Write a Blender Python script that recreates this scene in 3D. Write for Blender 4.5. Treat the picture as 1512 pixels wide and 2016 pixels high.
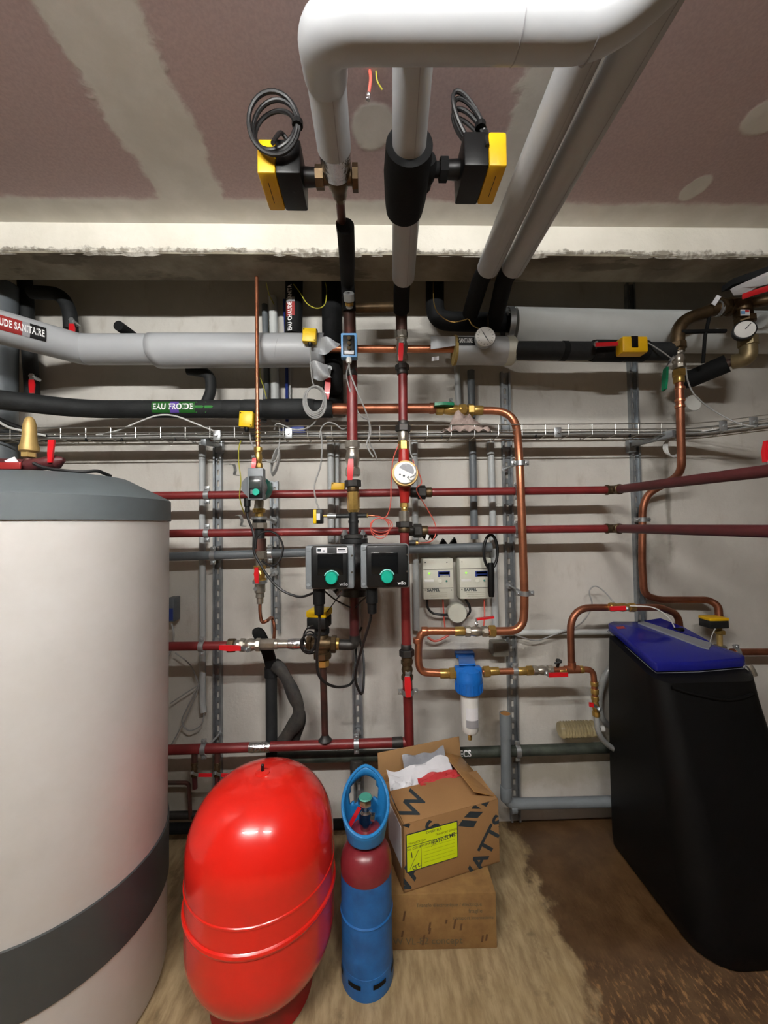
import bpy, bmesh, math, random
from mathutils import Vector, Matrix
random.seed(7)
for o in list(bpy.data.objects): bpy.data.objects.remove(o)
SC = bpy.context.scene; COL = SC.collection

# ------------------------------------------------------------------ camera
FPX = 757.0
YAW, PIT, ROL = math.radians(-1.65), math.radians(2.1), math.radians(0.83)
EYE = Vector((0, 0, 1.35))
FW = Vector((-math.sin(YAW)*math.cos(PIT), math.cos(YAW)*math.cos(PIT), math.sin(PIT)))
_X0 = Vector((math.cos(YAW), math.sin(YAW), 0)); _U0 = _X0.cross(FW)
RT = _X0*math.cos(ROL) - _U0*math.sin(ROL); UP = _U0*math.cos(ROL) + _X0*math.sin(ROL)
cam = bpy.data.cameras.new('camera'); camo = bpy.data.objects.new('camera', cam); COL.objects.link(camo)
cam.sensor_fit = 'HORIZONTAL'; cam.sensor_width = 36; cam.lens = FPX/1512*36; cam.clip_start = 0.02
camo.matrix_world = Matrix(((RT.x, UP.x, -FW.x, EYE.x), (RT.y, UP.y, -FW.y, EYE.y), (RT.z, UP.z, -FW.z, EYE.z), (0, 0, 0, 1)))
SC.camera = camo

# ------------------------------------------------------------------ world, exposure
w = bpy.data.worlds.new('world'); SC.world = w; w.use_nodes = True
w.node_tree.nodes['Background'].inputs[0].default_value = (0.5, 0.5, 0.5, 1)
w.node_tree.nodes['Background'].inputs[1].default_value = 0.02
SC.view_settings.view_transform = 'Standard'; SC.view_settings.look = 'None'
SC.view_settings.exposure = 1.6; SC.view_settings.gamma = 1; SC.view_settings.use_curve_mapping = False
TUBE_POWER = 150.0          # emission strength of the fluorescent tubes (built with the ceiling lamp)

# ------------------------------------------------------------------ geometry helpers
def ray(x, y): return FW + RT*((x-756)/FPX) - UP*((y-1008)/FPX)
def onY(x, y, Y): d = ray(x, y); return EYE + d*(Y/d.y)
def onZ(x, y, z): d = ray(x, y); return EYE + d*((z-EYE.z)/d.z)
D = onZ(1100, 1613, 0).y                       # distance of the back wall
def P(x, y, o=0.0): return onY(x, y, D-o)      # a point standing o metres in front of the back wall
def dep(p): return (p-EYE).dot(FW)
def SV(x, y, o, w_): return w_*0.5*dep(P(x, y, o))/FPX*math.cos(math.atan((x-756)/FPX))
def SH(x, y, o, w_): return w_*0.5*dep(P(x, y, o))/FPX*math.cos(math.atan((y-1008)/FPX))
V = Vector
XA, YA, ZA = V((1,0,0)), V((0,1,0)), V((0,0,1))

def perp(t):
    a = ZA if abs(t.z) < 0.9 else XA
    u = t.cross(a).normalized(); return u, t.cross(u).normalized()

def rounded(pts, rad, seg=7):
    pts = [V(p) for p in pts]; out = [pts[0]]
    for i in range(1, len(pts)-1):
        a, b, c = pts[i-1], pts[i], pts[i+1]
        r_ = rad[i-1] if isinstance(rad, (list, tuple)) else rad
        r_ = min(r_, (b-a).length*0.49, (c-b).length*0.49)
        p0 = b + (a-b).normalized()*r_; p2 = b + (c-b).normalized()*r_
        for k in range(seg+1):
            t = k/seg; out.append(p0*(1-t)**2 + b*2*t*(1-t) + p2*t*t)
    out.append(pts[-1]); return out

def spline(pts, n=8, closed=False):
    pts = [V(p) for p in pts]; N = len(pts); out = []
    rng = range(N if closed else N-1)
    for i in rng:
        g = lambda k: pts[k % N] if closed else pts[max(0, min(N-1, k))]
        a, b, c, d = g(i-1), g(i), g(i+1), g(i+2)
        for k in range(n):
            t = k/n
            out.append(0.5*((2*b) + (c-a)*t + (2*a-5*b+4*c-d)*t*t + (3*b-a-3*c+d)*t**3))
    if not closed: out.append(pts[-1])
    return out

class M:
    def __init__(s): s.v = []; s.f = []
    def add(s, v, f):
        n = len(s.v); s.v += [V(p) for p in v]; s.f += [tuple(i+n for i in q) for q in f]; return s
    def sweep(s, pts, r, n=12, closed=False, sx=1.0, ref=None):
        pts = [V(p) for p in pts]
        q = [pts[0]]
        for p in pts[1:]:
            if (p-q[-1]).length > 1e-6: q.append(p)
        pts = q; N = len(pts); vs = []; fs = []
        def tan(i):
            if closed: return (pts[(i+1) % N]-pts[i-1]).normalized()
            return (pts[min(N-1, i+1)]-pts[max(0, i-1)]).normalized()
        t0 = tan(0)
        if ref is not None: u = (V(ref)-t0*V(ref).dot(t0)).normalized()
        else: u = perp(t0)[0]
        for i in range(N):
            t = tan(i); u = (u-t*u.dot(t)).normalized(); b = t.cross(u)
            rr = r[i] if isinstance(r, (list, tuple)) else r
            for k in range(n):
                a = 2*math.pi*k/n; vs.append(pts[i]+u*(math.cos(a)*rr*sx)+b*(math.sin(a)*rr))
        for i in range(N if closed else N-1):
            j = (i+1) % N
            for k in range(n): fs.append((i*n+k, i*n+(k+1) % n, j*n+(k+1) % n, j*n+k))
        if not closed: fs.append(tuple(range(n))[::-1]); fs.append(tuple((N-1)*n+k for k in range(n)))
        return s.add(vs, fs)
    def rod(s, a, b, r, n=16, r2=None): return s.lathe([(0, r), ((V(b)-V(a)).length, r if r2 is None else r2)], a, V(b)-V(a), n)
    def lathe(s, prof, org, axis, n=20, ph=0.0, ring=False):
        axis = V(axis).normalized(); u, b = perp(axis); org = V(org); vs = []; fs = []
        for h, r in prof:
            for k in range(n):
                a = 2*math.pi*(k+ph)/n; vs.append(org+axis*h+u*(math.cos(a)*max(r, 1e-5))+b*(math.sin(a)*max(r, 1e-5)))
        N = len(prof)
        for i in range(N-1):
            for k in range(n): fs.append((i*n+k, i*n+(k+1) % n, (i+1)*n+(k+1) % n, (i+1)*n+k))
        if ring:
            for k in range(n): fs.append(((N-1)*n+k, (N-1)*n+(k+1) % n, (k+1) % n, k))
        else:
            if prof[0][1] > 1e-4: fs.append(tuple(range(n))[::-1])
            if prof[-1][1] > 1e-4: fs.append(tuple((N-1)*n+k for k in range(n)))
        return s.add(vs, fs)
    def box(s, c, size, ax=None, b=0.0, seg=2):
        ax = ax or (XA, YA, ZA); c = V(c)
        bm = bmesh.new(); bmesh.ops.create_cube(bm, size=1)
        for v in bm.verts: v.co = V((v.co.x*size[0], v.co.y*size[1], v.co.z*size[2]))
        if b > 0: bmesh.ops.bevel(bm, geom=list(bm.edges), offset=min(b, min(size)*0.45), segments=seg, affect='EDGES', profile=0.5)
        bm.verts.index_update()
        vs = [c+ax[0]*v.co.x+ax[1]*v.co.y+ax[2]*v.co.z for v in bm.verts]
        fs = [tuple(v.index for v in f.verts) for f in bm.faces]; bm.free()
        return s.add(vs, fs)
    def strip(s, pts, wdir, w_, t):
        pts = [V(p) for p in pts]; vs = []; fs = []; N = len(pts); wdir = V(wdir).normalized()
        for i in range(N):
            ta = (pts[min(N-1, i+1)]-pts[max(0, i-1)]).normalized(); nn = ta.cross(wdir).normalized()
            ww = w_[i] if isinstance(w_, (list, tuple)) else w_
            for a, b in ((1, 1), (-1, 1), (-1, -1), (1, -1)): vs.append(pts[i]+wdir*(a*ww/2)+nn*(b*t/2))
        for i in range(N-1):
            for k in range(4): fs.append((i*4+k, i*4+(k+1) % 4, (i+1)*4+(k+1) % 4, (i+1)*4+k))
        fs.append((3, 2, 1, 0)); fs.append(tuple((N-1)*4+k for k in range(4)))
        return s.add(vs, fs)
    def prism(s, pts, d):
        pts = [V(p) for p in pts]; d = V(d); n = len(pts)
        fs = [tuple(range(n)), tuple(range(n, 2*n))[::-1]]
        for k in range(n): fs.append((k, n+k, n+(k+1) % n, (k+1) % n))
        return s.add(pts+[p+d for p in pts], fs)
    def grid(s, fn, nu, nv):
        vs = [fn(i/nu, j/nv) for j in range(nv+1) for i in range(nu+1)]; fs = []
        for j in range(nv):
            for i in range(nu): a = j*(nu+1)+i; fs.append((a, a+1, a+nu+2, a+nu+1))
        return s.add(vs, fs)

WL = {}     # world position of each object's origin
def _mesh(name, m, off, sharp):
    me = bpy.data.meshes.new(name); me.from_pydata([tuple(v-off) for v in m.v], [], m.f)
    bm = bmesh.new(); bm.from_mesh(me); bmesh.ops.recalc_face_normals(bm, faces=bm.faces); bm.to_mesh(me); bm.free()
    if sharp is not None:
        me.shade_smooth(); me.set_sharp_from_angle(angle=math.radians(sharp))
    return me
def part(name, m, mat, parent, label=None, sharp=35):
    off = WL[parent.name] if parent else V((0, 0, 0))
    me = _mesh(name, m, off, sharp); me.materials.append(MAT[mat] if isinstance(mat, str) else mat)
    o = bpy.data.objects.new(name, me); COL.objects.link(o); o.parent = parent; WL[o.name] = V(off)
    if label: o['label'] = label
    return o
def thing(name, label, cat, loc, group=None):
    o = bpy.data.objects.new(name, None); COL.objects.link(o); o.location = loc; o.empty_display_size = 0.05
    o['label'] = label; o['category'] = cat
    if group: o['group'] = group
    WL[o.name] = V(loc); return o
def solo(name, m, mat, label, cat, group=None, sharp=35, kind=None):
    xs = [v.x for v in m.v]; ys = [v.y for v in m.v]; zs = [v.z for v in m.v]
    off = V(((min(xs)+max(xs))/2, (min(ys)+max(ys))/2, min(zs)))
    me = _mesh(name, m, off, sharp); me.materials.append(MAT[mat] if isinstance(mat, str) else mat)
    o = bpy.data.objects.new(name, me); COL.objects.link(o); o.location = off; WL[o.name] = off
    if label: o['label'] = label
    if cat: o['category'] = cat
    if group: o['group'] = group
    if kind: o['kind'] = kind
    return o
def struct(name, m, mat, sharp=None): return solo(name, m, mat, None, None, kind='structure', sharp=sharp)

def text(body, size, sx=1.0, bold=0.0):
    cu = bpy.data.curves.new('t', 'FONT'); cu.body = body; cu.size = size; cu.align_x = 'CENTER'; cu.align_y = 'CENTER'
    cu.offset = bold; cu.space_character = 1.0+bold/size*2.2; cu.resolution_u = 3
    ob = bpy.data.objects.new('t', cu); COL.objects.link(ob)
    bpy.context.view_layer.update()
    me = bpy.data.meshes.new_from_object(ob)
    m = M(); m.v = [V((v.co.x*sx, v.co.y, 0)) for v in me.vertices]; m.f = [tuple(p.vertices) for p in me.polygons]
    bpy.data.objects.remove(ob); bpy.data.curves.remove(cu); bpy.data.meshes.remove(me); return m
def tplace(m, c, ux, uy, d=0.0):
    c = V(c); ux = V(ux).normalized(); uy = V(uy).normalized(); n = ux.cross(uy)
    m.v = [c+ux*v.x+uy*v.y+n*d for v in m.v]; return m
def twrap(m, c, axis, front, r):
    """lay a flat mesh (x along axis, y around) on a cylinder of radius r; front = direction its middle faces"""
    c = V(c); axis = V(axis).normalized(); front = V(front); front = (front-axis*front.dot(axis)).normalized(); up = front.cross(axis)
    m.v = [c+axis*v.x+front*(math.cos(v.y/r)*r)+up*(math.sin(v.y/r)*r) for v in m.v]; return m
def sheet(w_, h, nu=1, nv=8):
    m = M(); m.grid(lambda u, v: V(((u-.5)*w_, (v-.5)*h, 0)), nu, nv); return m
def clip(m, planes):
    bm = bmesh.new(); vs = [bm.verts.new(v) for v in m.v]
    for f in m.f:
        try: bm.faces.new([vs[i] for i in f])
        except ValueError: pass
    for co, no in planes:
        bmesh.ops.bisect_plane(bm, geom=list(bm.verts)+list(bm.edges)+list(bm.faces), plane_co=co, plane_no=no, clear_outer=True)
    bm.verts.index_update(); r = M(); r.v = [v.co.copy() for v in bm.verts]; r.f = [tuple(v.index for v in f.verts) for f in bm.faces]; bm.free(); return r
def PB(x0, y0, x1, y1, o, d):
    """box whose front face covers these pixels at o metres off the wall and that is d deep"""
    a = P((x0+x1)/2, y0, o); b = P((x0+x1)/2, y1, o); l = P(x0, (y0+y1)/2, o); r = P(x1, (y0+y1)/2, o)
    c = (a+b)/2; return V((c.x, c.y+d/2, c.z)), (r.x-l.x, d, a.z-b.z)

# ------------------------------------------------------------------ materials
MAT = {}
def lin(c): return tuple(((x/255)/12.92 if x <= 10 else ((x/255+0.055)/1.055)**2.4) for x in c)
def mk(key, rgb, rough=0.5, metal=0.0, var=0.0, scale=8.0, bump=0.0, bscale=60.0, rgb2=None, coat=0.0, spec=0.5, trans=0.0, emit=0.0, stretch=None, dark=None):
    m = bpy.data.materials.new(key); m.use_nodes = True; nt = m.node_tree; b = nt.nodes['Principled BSDF']
    c = lin(rgb); b.inputs['Base Color'].default_value = (*c, 1); b.inputs['Roughness'].default_value = rough; b.inputs['Metallic'].default_value = metal
    b.inputs['Specular IOR Level'].default_value = spec; b.inputs['Coat Weight'].default_value = coat
    if trans: b.inputs['Transmission Weight'].default_value = trans; b.inputs['IOR'].default_value = 1.35
    if emit: b.inputs['Emission Color'].default_value = (*c, 1); b.inputs['Emission Strength'].default_value = emit
    if var or rgb2 or bump:
        tc = nt.nodes.new('ShaderNodeTexCoord'); mp = nt.nodes.new('ShaderNodeMapping'); nt.links.new(tc.outputs['Object'], mp.inputs[0])
        if stretch: mp.inputs['Scale'].default_value = stretch
    if var or rgb2:
        n = nt.nodes.new('ShaderNodeTexNoise'); n.inputs['Scale'].default_value = scale; n.inputs['Detail'].default_value = 6; n.inputs['Roughness'].default_value = 0.65
        nt.links.new(mp.outputs[0], n.inputs['Vector'])
        r = nt.nodes.new('ShaderNodeValToRGB'); nt.links.new(n.outputs['Fac'], r.inputs[0])
        c2 = lin(rgb2) if rgb2 else tuple(x*(1-var) for x in c)
        r.color_ramp.elements[0].position = 0.35; r.color_ramp.elements[1].position = 0.65
        r.color_ramp.elements[0].color = (*c2, 1); r.color_ramp.elements[1].color = (*c, 1)
        nt.links.new(r.outputs[0], b.inputs['Base Color'])
    if bump:
        n2 = nt.nodes.new('ShaderNodeTexNoise'); n2.inputs['Scale'].default_value = bscale; n2.inputs['Detail'].default_value = 4
        nt.links.new(mp.outputs[0], n2.inputs['Vector'])
        bp = nt.nodes.new('ShaderNodeBump'); bp.inputs['Strength'].default_value = bump; bp.inputs['Distance'].default_value = 0.004
        nt.links.new(n2.outputs['Fac'], bp.inputs['Height']); nt.links.new(bp.outputs[0], b.inputs['Normal'])
    MAT[key] = m; return m

class NT:
    """small node-expression helper for the wall, floor and ceiling materials"""
    def __init__(s, key, rough=0.8):
        s.m = bpy.data.materials.new(key); s.m.use_nodes = True; s.t = s.m.node_tree; s.b = s.t.nodes['Principled BSDF']; s.b.inputs['Roughness'].default_value = rough
        tc = s.t.nodes.new('ShaderNodeTexCoord'); s.geo = s.t.nodes.new('ShaderNodeNewGeometry'); s.pos = s.geo.outputs['Position']
        sp = s.t.nodes.new('ShaderNodeSeparateXYZ'); s.t.links.new(s.pos, sp.inputs[0]); s.x, s.y, s.z = sp.outputs; MAT[key] = s.m
    def set(s, sock, v):
        if isinstance(v, (int, float)): sock.default_value = v
        elif isinstance(v, tuple): sock.default_value = (*v, 1) if len(v) == 3 and sock.type == 'RGBA' else v
        else: s.t.links.new(v, sock)
    def math(s, op, a, b=0.0, c=0.0):
        n = s.t.nodes.new('ShaderNodeMath'); n.operation = op; s.set(n.inputs[0], a); s.set(n.inputs[1], b); s.set(n.inputs[2], c); return n.outputs[0]
    def noise(s, scale, detail=5, sc=(1, 1, 1), rough=0.6, off=(0, 0, 0)):
        mp = s.t.nodes.new('ShaderNodeMapping'); s.t.links.new(s.pos, mp.inputs[0]); mp.inputs['Scale'].default_value = sc; mp.inputs['Location'].default_value = off
        n = s.t.nodes.new('ShaderNodeTexNoise'); n.inputs['Scale'].default_value = scale; n.inputs['Detail'].default_value = detail; n.inputs['Roughness'].default_value = rough
        s.t.links.new(mp.outputs[0], n.inputs['Vector']); return n.outputs['Fac']
    def ss(s, v, a, b):
        n = s.t.nodes.new('ShaderNodeMapRange'); n.interpolation_type = 'SMOOTHSTEP'; s.set(n.inputs[0], v); n.inputs[1].default_value = a; n.inputs[2].default_value = b; return n.outputs[0]
    def mix(s, f_, a, b):
        n = s.t.nodes.new('ShaderNodeMix'); n.data_type = 'RGBA'; s.set(n.inputs[0], f_); s.set(n.inputs[6], a); s.set(n.inputs[7], b); return n.outputs[2]
    def bump(s, h, st, dist=0.004):
        bp = s.t.nodes.new('ShaderNodeBump'); bp.inputs['Strength'].default_value = st; bp.inputs['Distance'].default_value = dist; s.set(bp.inputs['Height'], h); s.t.links.new(bp.outputs[0], s.b.inputs['Normal'])
    def col(s, c): s.set(s.b.inputs['Base Color'], c)

mk('grey_jacket', (176, 179, 182), 0.42, var=0.06, scale=5, bump=0.05, bscale=30)
mk('black_foam', (20, 21, 22), 0.8, spec=0.25, var=0.3, scale=30, bump=0.15, bscale=120)
mk('black_foam2', (34, 36, 37), 0.7, spec=0.35, var=0.35, scale=18, bump=0.2, bscale=80)
mk('worn_foam', (30, 30, 30), 0.8, scale=22, rgb2=(58, 54, 49), bump=0.5, bscale=40)
mk('red_pipe', (122, 38, 38), 0.42, var=0.25, scale=14, bump=0.06, bscale=50)
mk('dark_red_pipe', (84, 34, 36), 0.5, var=0.3, scale=14)
mk('rust_pipe', (74, 64, 58), 0.5, 0.5, rgb2=(104, 62, 54), scale=10)
mk('copper', (206, 134, 100), 0.33, 0.85, var=0.3, scale=14, stretch=(1, 1, 1))
mk('copper_dull', (166, 106, 80), 0.42, 0.85, var=0.35, scale=12)
mk('brass', (206, 170, 96), 0.32, 0.8, var=0.3, scale=24)
mk('brass_pale', (188, 158, 98), 0.5, 0.4, var=0.15, scale=20)
mk('bronze', (100, 82, 58), 0.45, 0.75, var=0.4, scale=25)
mk('nickel', (190, 184, 172), 0.3, 0.85, var=0.25, scale=30)
mk('zinc', (196, 200, 202), 0.34, 0.8, var=0.25, scale=25)
mk('galv', (168, 174, 178), 0.42, 0.7, var=0.3, scale=16, bump=0.05)
mk('wire_steel', (190, 190, 186), 0.35, 0.9)
mk('cast_iron', (66, 64, 62), 0.5, 0.6, var=0.3, scale=30)
mk('iron_black', (40, 41, 42), 0.45, 0.3, var=0.3, scale=30)
mk('silver', (216, 217, 220), 0.35, 0.3)
mk('brass_dull', (146, 130, 96), 0.45, 0.6, var=0.25, scale=25)
mk('foil', (205, 205, 208), 0.2, 1.0, bump=1.0, bscale=90)
mk('red_plastic', (206, 24, 34), 0.35, coat=0.2)
mk('green_plastic', (8, 110, 74), 0.4)
mk('yellow_plastic', (240, 200, 10), 0.4)
mk('yellow_dull', (226, 176, 8), 0.45)
mk('black_plastic', (15, 16, 17), 0.42, bump=0.05, bscale=200, spec=0.35)
mk('black_gloss', (14, 16, 18), 0.12)
mk('black_cable', (24, 24, 25), 0.45)
mk('grey_cable', (150, 150, 148), 0.5)
mk('white_cable', (205, 205, 202), 0.5)
mk('blue_cable', (22, 46, 120), 0.45)
mk('red_cable', (206, 92, 78), 0.45)
mk('yg_cable', (176, 170, 60), 0.45)
mk('white_plastic', (222, 222, 218), 0.4)
mk('beige_plastic', (206, 206, 192), 0.5, var=0.08, scale=10)
mk('grey_plastic', (120, 126, 130), 0.45, var=0.1, scale=12)
mk('mid_grey', (98, 104, 108), 0.45, var=0.12, scale=12)
mk('pale_pvc', (176, 180, 180), 0.45, var=0.1, scale=12)
mk('white_pvc', (205, 208, 206), 0.42, var=0.06, scale=12)
mk('teal', (20, 166, 140), 0.35)
mk('teal_dark', (10, 110, 96), 0.4)
mk('teal_pale', (140, 214, 206), 0.4)
mk('blue_plastic', (22, 104, 190), 0.35, var=0.12, scale=10)
mk('blue_frame', (108, 158, 206), 0.4)
mk('tank_white', (208, 206, 203), 0.38, rgb2=(198, 195, 190), scale=3, bump=0.02, bscale=8)
mk('tank_grey', (92, 100, 103), 0.55, var=0.14, scale=7)
mk('band_grey', (60, 63, 64), 0.4)
mk('vessel_red', (232, 36, 24), 0.24, var=0.08, scale=6, coat=0.5)
mk('vessel_foot', (150, 12, 20), 0.35)
mk('gas_blue', (34, 110, 182), 0.45, rgb2=(28, 84, 142), scale=9, bump=0.12, bscale=40)
mk('gas_maroon', (112, 26, 36), 0.32, rgb2=(128, 46, 50), scale=12)
mk('gas_guard', (36, 126, 190), 0.38, var=0.12, scale=20)
mk('chrome', (190, 188, 184), 0.18, 1.0)
mk('card', (158, 118, 74), 0.85, var=0.1, scale=6, bump=0.08, bscale=150)
mk('card_in', (166, 128, 84), 0.85, var=0.08, scale=6)
mk('card_old', (146, 112, 64), 0.85, rgb2=(122, 88, 48), scale=11, bump=0.1, bscale=120)
mk('tape_brown', (168, 124, 74), 0.25, var=0.2, scale=14, bump=0.4, bscale=30)
mk('ink', (38, 48, 54), 0.7)
mk('ink_faded', (96, 82, 56), 0.8)
mk('lime', (214, 232, 10), 0.6)
mk('paper', (226, 226, 230), 0.6, var=0.06, scale=30)
mk('paper_grey', (150, 152, 158), 0.5, var=0.2, scale=20)
mk('red_print', (190, 50, 54), 0.5)
mk('soft_black', (8, 8, 8), 0.5, bump=0.06, bscale=200, spec=0.2)
mk('soft_blue', (24, 28, 116), 0.2)
mk('lid_strip', (120, 122, 128), 0.5)
mk('clear_plastic', (214, 200, 160), 0.12, trans=0.75)
mk('hose', (150, 152, 150), 0.3, var=0.15, scale=30)
mk('rag', (176, 158, 150), 0.9, rgb2=(128, 110, 104), scale=20, bump=0.6, bscale=60)
mk('sticker_red', (150, 42, 40), 0.4)
mk('sticker_black', (20, 20, 22), 0.4)
mk('sticker_grey', (150, 150, 154), 0.4)
mk('sticker_green', (28, 92, 30), 0.45)
mk('arrow_green', (52, 128, 56), 0.45)
mk('sticker_violet', (96, 72, 160), 0.45)
mk('white_ink', (232, 232, 232), 0.5)
mk('lcd', (60, 66, 64), 0.2)
mk('lcd_blue', (40, 60, 130), 0.4)
mk('led_green', (120, 230, 30), 0.4, emit=0.6)
mk('dial_white', (228, 228, 224), 0.35)
mk('grey_box', (120, 116, 106), 0.5, var=0.15, scale=20)
mk('foam_yellow', (176, 152, 90), 0.9, var=0.3, scale=30, bump=0.5)
mk('lamp_body', (225, 225, 222), 0.5)
mk('ecs_pipe', (34, 40, 34), 0.6, rgb2=(64, 70, 60), scale=14, bump=0.15)
mk('cup', (200, 200, 194), 0.4)
mk('meter_red', (168, 34, 28), 0.4, var=0.15, scale=20)
mk('foam_brown', (150, 104, 52), 0.8)
mk('sticker_beige', (178, 176, 158), 0.6)
mk('teal_soft', (70, 150, 130), 0.5)
mk('stain_brown', (92, 62, 32), 0.8)
mk('ink_lime', (150, 170, 10), 0.7)
mk('ink_lime2', (110, 122, 14), 0.7)

# ------------------------------------------------------------------ wall, floor, ceiling materials
ZC, ZB = 2.46, 2.35                      # ceiling, underside of the beam
BF, BK = 1.378, 1.536                    # beam front and back
n = NT('wall_paint', 0.75)
a = n.noise(2.2, 6); b_ = n.noise(14, 5, (1, 1, 0.35)); c_ = n.noise(60, 3)
c0 = n.mix(n.ss(a, 0.35, 0.7), lin((190, 186, 178)), lin((206, 202, 194)))
c0 = n.mix(n.math('MULTIPLY', n.ss(b_, 0.56, 0.75), 0.35), c0, lin((150, 140, 124)))
# drip stains with a shape of their own under the filter and grime by the right-hand rail
def blob(n, cx, cy, rx, ry, ax, ay, wob=0.5, sc=9.0, soft=0.25):
    dx = n.math('DIVIDE', n.math('SUBTRACT', ax, cx), rx); dy = n.math('DIVIDE', n.math('SUBTRACT', ay, cy), ry)
    d2 = n.math('SQRT', n.math('ADD', n.math('MULTIPLY', dx, dx), n.math('MULTIPLY', dy, dy)))
    d2 = n.math('ADD', d2, n.math('MULTIPLY', n.math('SUBTRACT', n.noise(sc, 5), 0.5), wob*2))
    return n.math('SUBTRACT', 1.0, n.ss(d2, 1-soft, 1+soft))
for (px, py, rx, ry, st, cc) in [(965, 1400, .05, .16, .55, (128, 108, 76)), (1315, 985, .012, .2, .6, (96, 88, 74)), (1295, 935, .07, .03, .45, (110, 100, 86)), (1300, 1080, .06, .07, .5, (112, 104, 90)), (1180, 1240, .12, .03, .3, (130, 116, 96)), (600, 1300, .06, .05, .3, (140, 126, 108)), (930, 1010, .04, .16, .22, (176, 146, 104)), (1100, 1520, .3, .06, .5, (140, 128, 96)), (380, 1560, .3, .1, .5, (120, 110, 84))]:
    q = P(px, py, 0); c0 = n.mix(n.math('MULTIPLY', blob(n, q.x, q.z, rx, ry, n.x, n.z, 0.9, 14, 0.6), st), c0, lin(cc))
n.col(c0); n.bump(n.math('ADD', c_, n.math('MULTIPLY', b_, 2)), 0.25)

n = NT('floor_concrete', 0.7)
wob = n.math('MULTIPLY', n.math('SUBTRACT', n.noise(7, 5), 0.5), 0.22)
wob2 = n.math('MULTIPLY', n.math('SUBTRACT', n.noise(26, 5, (1, 0.5, 1)), 0.5), 0.13)
wm = n.ss(n.math('ADD', n.math('ADD', n.x, wob), wob2), 0.575, 0.625)
q1 = n.noise(44, 6, (1.0, 0.25, 1)); q2 = n.noise(4, 5); q3 = n.noise(90, 4, (1, 0.4, 1)); q4 = n.noise(11, 5)
dry = n.mix(n.ss(q1, 0.25, 0.75), lin((126, 105, 73)), lin((172, 151, 115)))
dry = n.mix(n.math('MULTIPLY', n.ss(q2, 0.45, 0.7), 0.6), dry, lin((142, 119, 80)))
dry = n.mix(n.math('MULTIPLY', n.ss(q4, 0.58, 0.72), 0.6), dry, lin((98, 79, 52)))
wet = n.mix(n.ss(q4, 0.35, 0.7), lin((70, 48, 26)), lin((92, 68, 42)))
silt = n.math('MULTIPLY', n.ss(q3, 0.5, 0.68), n.math('SUBTRACT', 1.0, n.ss(n.y, 1.14, 1.26)))
wet = n.mix(n.math('MULTIPLY', silt, 0.75), wet, lin((150, 112, 70)))
n.col(n.mix(wm, dry, wet))
n.set(n.b.inputs['Roughness'], n.math('SUBTRACT', 0.72, n.math('MULTIPLY', n.math('MULTIPLY', wm, n.ss(n.y, 1.2, 1.3)), 0.36)))
n.bump(n.math('ADD', q1, q3), 0.25)

n = NT('ceiling_board', 0.85)
g = n.noise(120, 3); wv = n.math('MULTIPLY', n.math('SUBTRACT', n.noise(6, 6), 0.5), 0.10); wv2 = n.math('MULTIPLY', n.math('SUBTRACT', n.noise(22, 6, off=(3, 1, 0)), 0.5), 0.05)
xx = n.math('ADD', n.math('ADD', n.x, wv), wv2); yy = n.math('ADD', n.math('ADD', n.y, n.math('MULTIPLY', wv, 0.45)), n.math('MULTIPLY', wv2, 0.5))
def band(v, lo, hi, s_=0.012): return n.math('MULTIPLY', n.ss(v, lo-s_, lo+s_), n.math('SUBTRACT', 1.0, n.ss(v, hi-s_, hi+s_)))
mask = band(xx, -0.705, -0.48)
mask = n.math('MAXIMUM', mask, band(xx, 0.385, 0.62))
mask = n.math('MAXIMUM', mask, n.math('MULTIPLY', band(xx, 0.335, 0.5, 0.02), n.ss(yy, 1.03, 1.07)))
mask = n.math('MAXIMUM', mask, n.ss(yy, 1.262, 1.285))
for cx_, cy_, rx, ry in [(0.015, 1.03, 0.058, 0.065), (1.087, 1.21, 0.04, 0.05), (1.10, 0.985, 0.06, 0.055), (-1.25, 1.02, 0.05, 0.05), (0.015, 0.55, 0.05, 0.05)]:
    mask = n.math('MAXIMUM', mask, blob(n, cx_, cy_, rx, ry, n.x, n.y, 0.35, 14, 0.12))
bd = n.mix(n.ss(g, 0.3, 0.7), lin((186, 164, 163)), lin((198, 176, 174)))
pl = n.mix(n.ss(n.noise(9, 5), 0.35, 0.7), lin((218, 215, 207)), lin((230, 227, 220)))
n.col(n.mix(mask, bd, pl)); n.bump(n.math('ADD', n.math('MULTIPLY', g, 0.4), n.math('MULTIPLY', mask, 1.5)), 0.08)

n = NT('beam_paint', 0.8)
ragged = n.math('ADD', n.z, n.math('MULTIPLY', n.math('SUBTRACT', n.noise(16, 7, rough=0.75), 0.5), 0.07))
pc = n.mix(n.ss(n.noise(3), 0.3, 0.7), lin((206, 202, 190)), lin((222, 218, 207)))
gr = n.mix(n.ss(n.noise(40, 5), 0.4, 0.62), lin((136, 130, 118)), lin((200, 196, 186)))
n.col(n.mix(n.ss(ragged, ZB+0.014, ZB+0.022), gr, pc)); n.bump(n.noise(50, 6), 0.5)
n = NT('raw_concrete', 0.85)
q = n.noise(5, 7); r2 = n.noise(30, 5)
cc = n.mix(n.ss(q, 0.35, 0.68), lin((118, 110, 94)), lin((156, 150, 134)))
cc = n.mix(n.math('MULTIPLY', n.ss(n.noise(2.5, 6, (1, 3, 1), off=(2, 0, 0)), 0.56, 0.62), 0.6), cc, lin((84, 76, 62)))
n.col(cc); n.bump(n.math('ADD', q, r2), 0.35)

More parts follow.
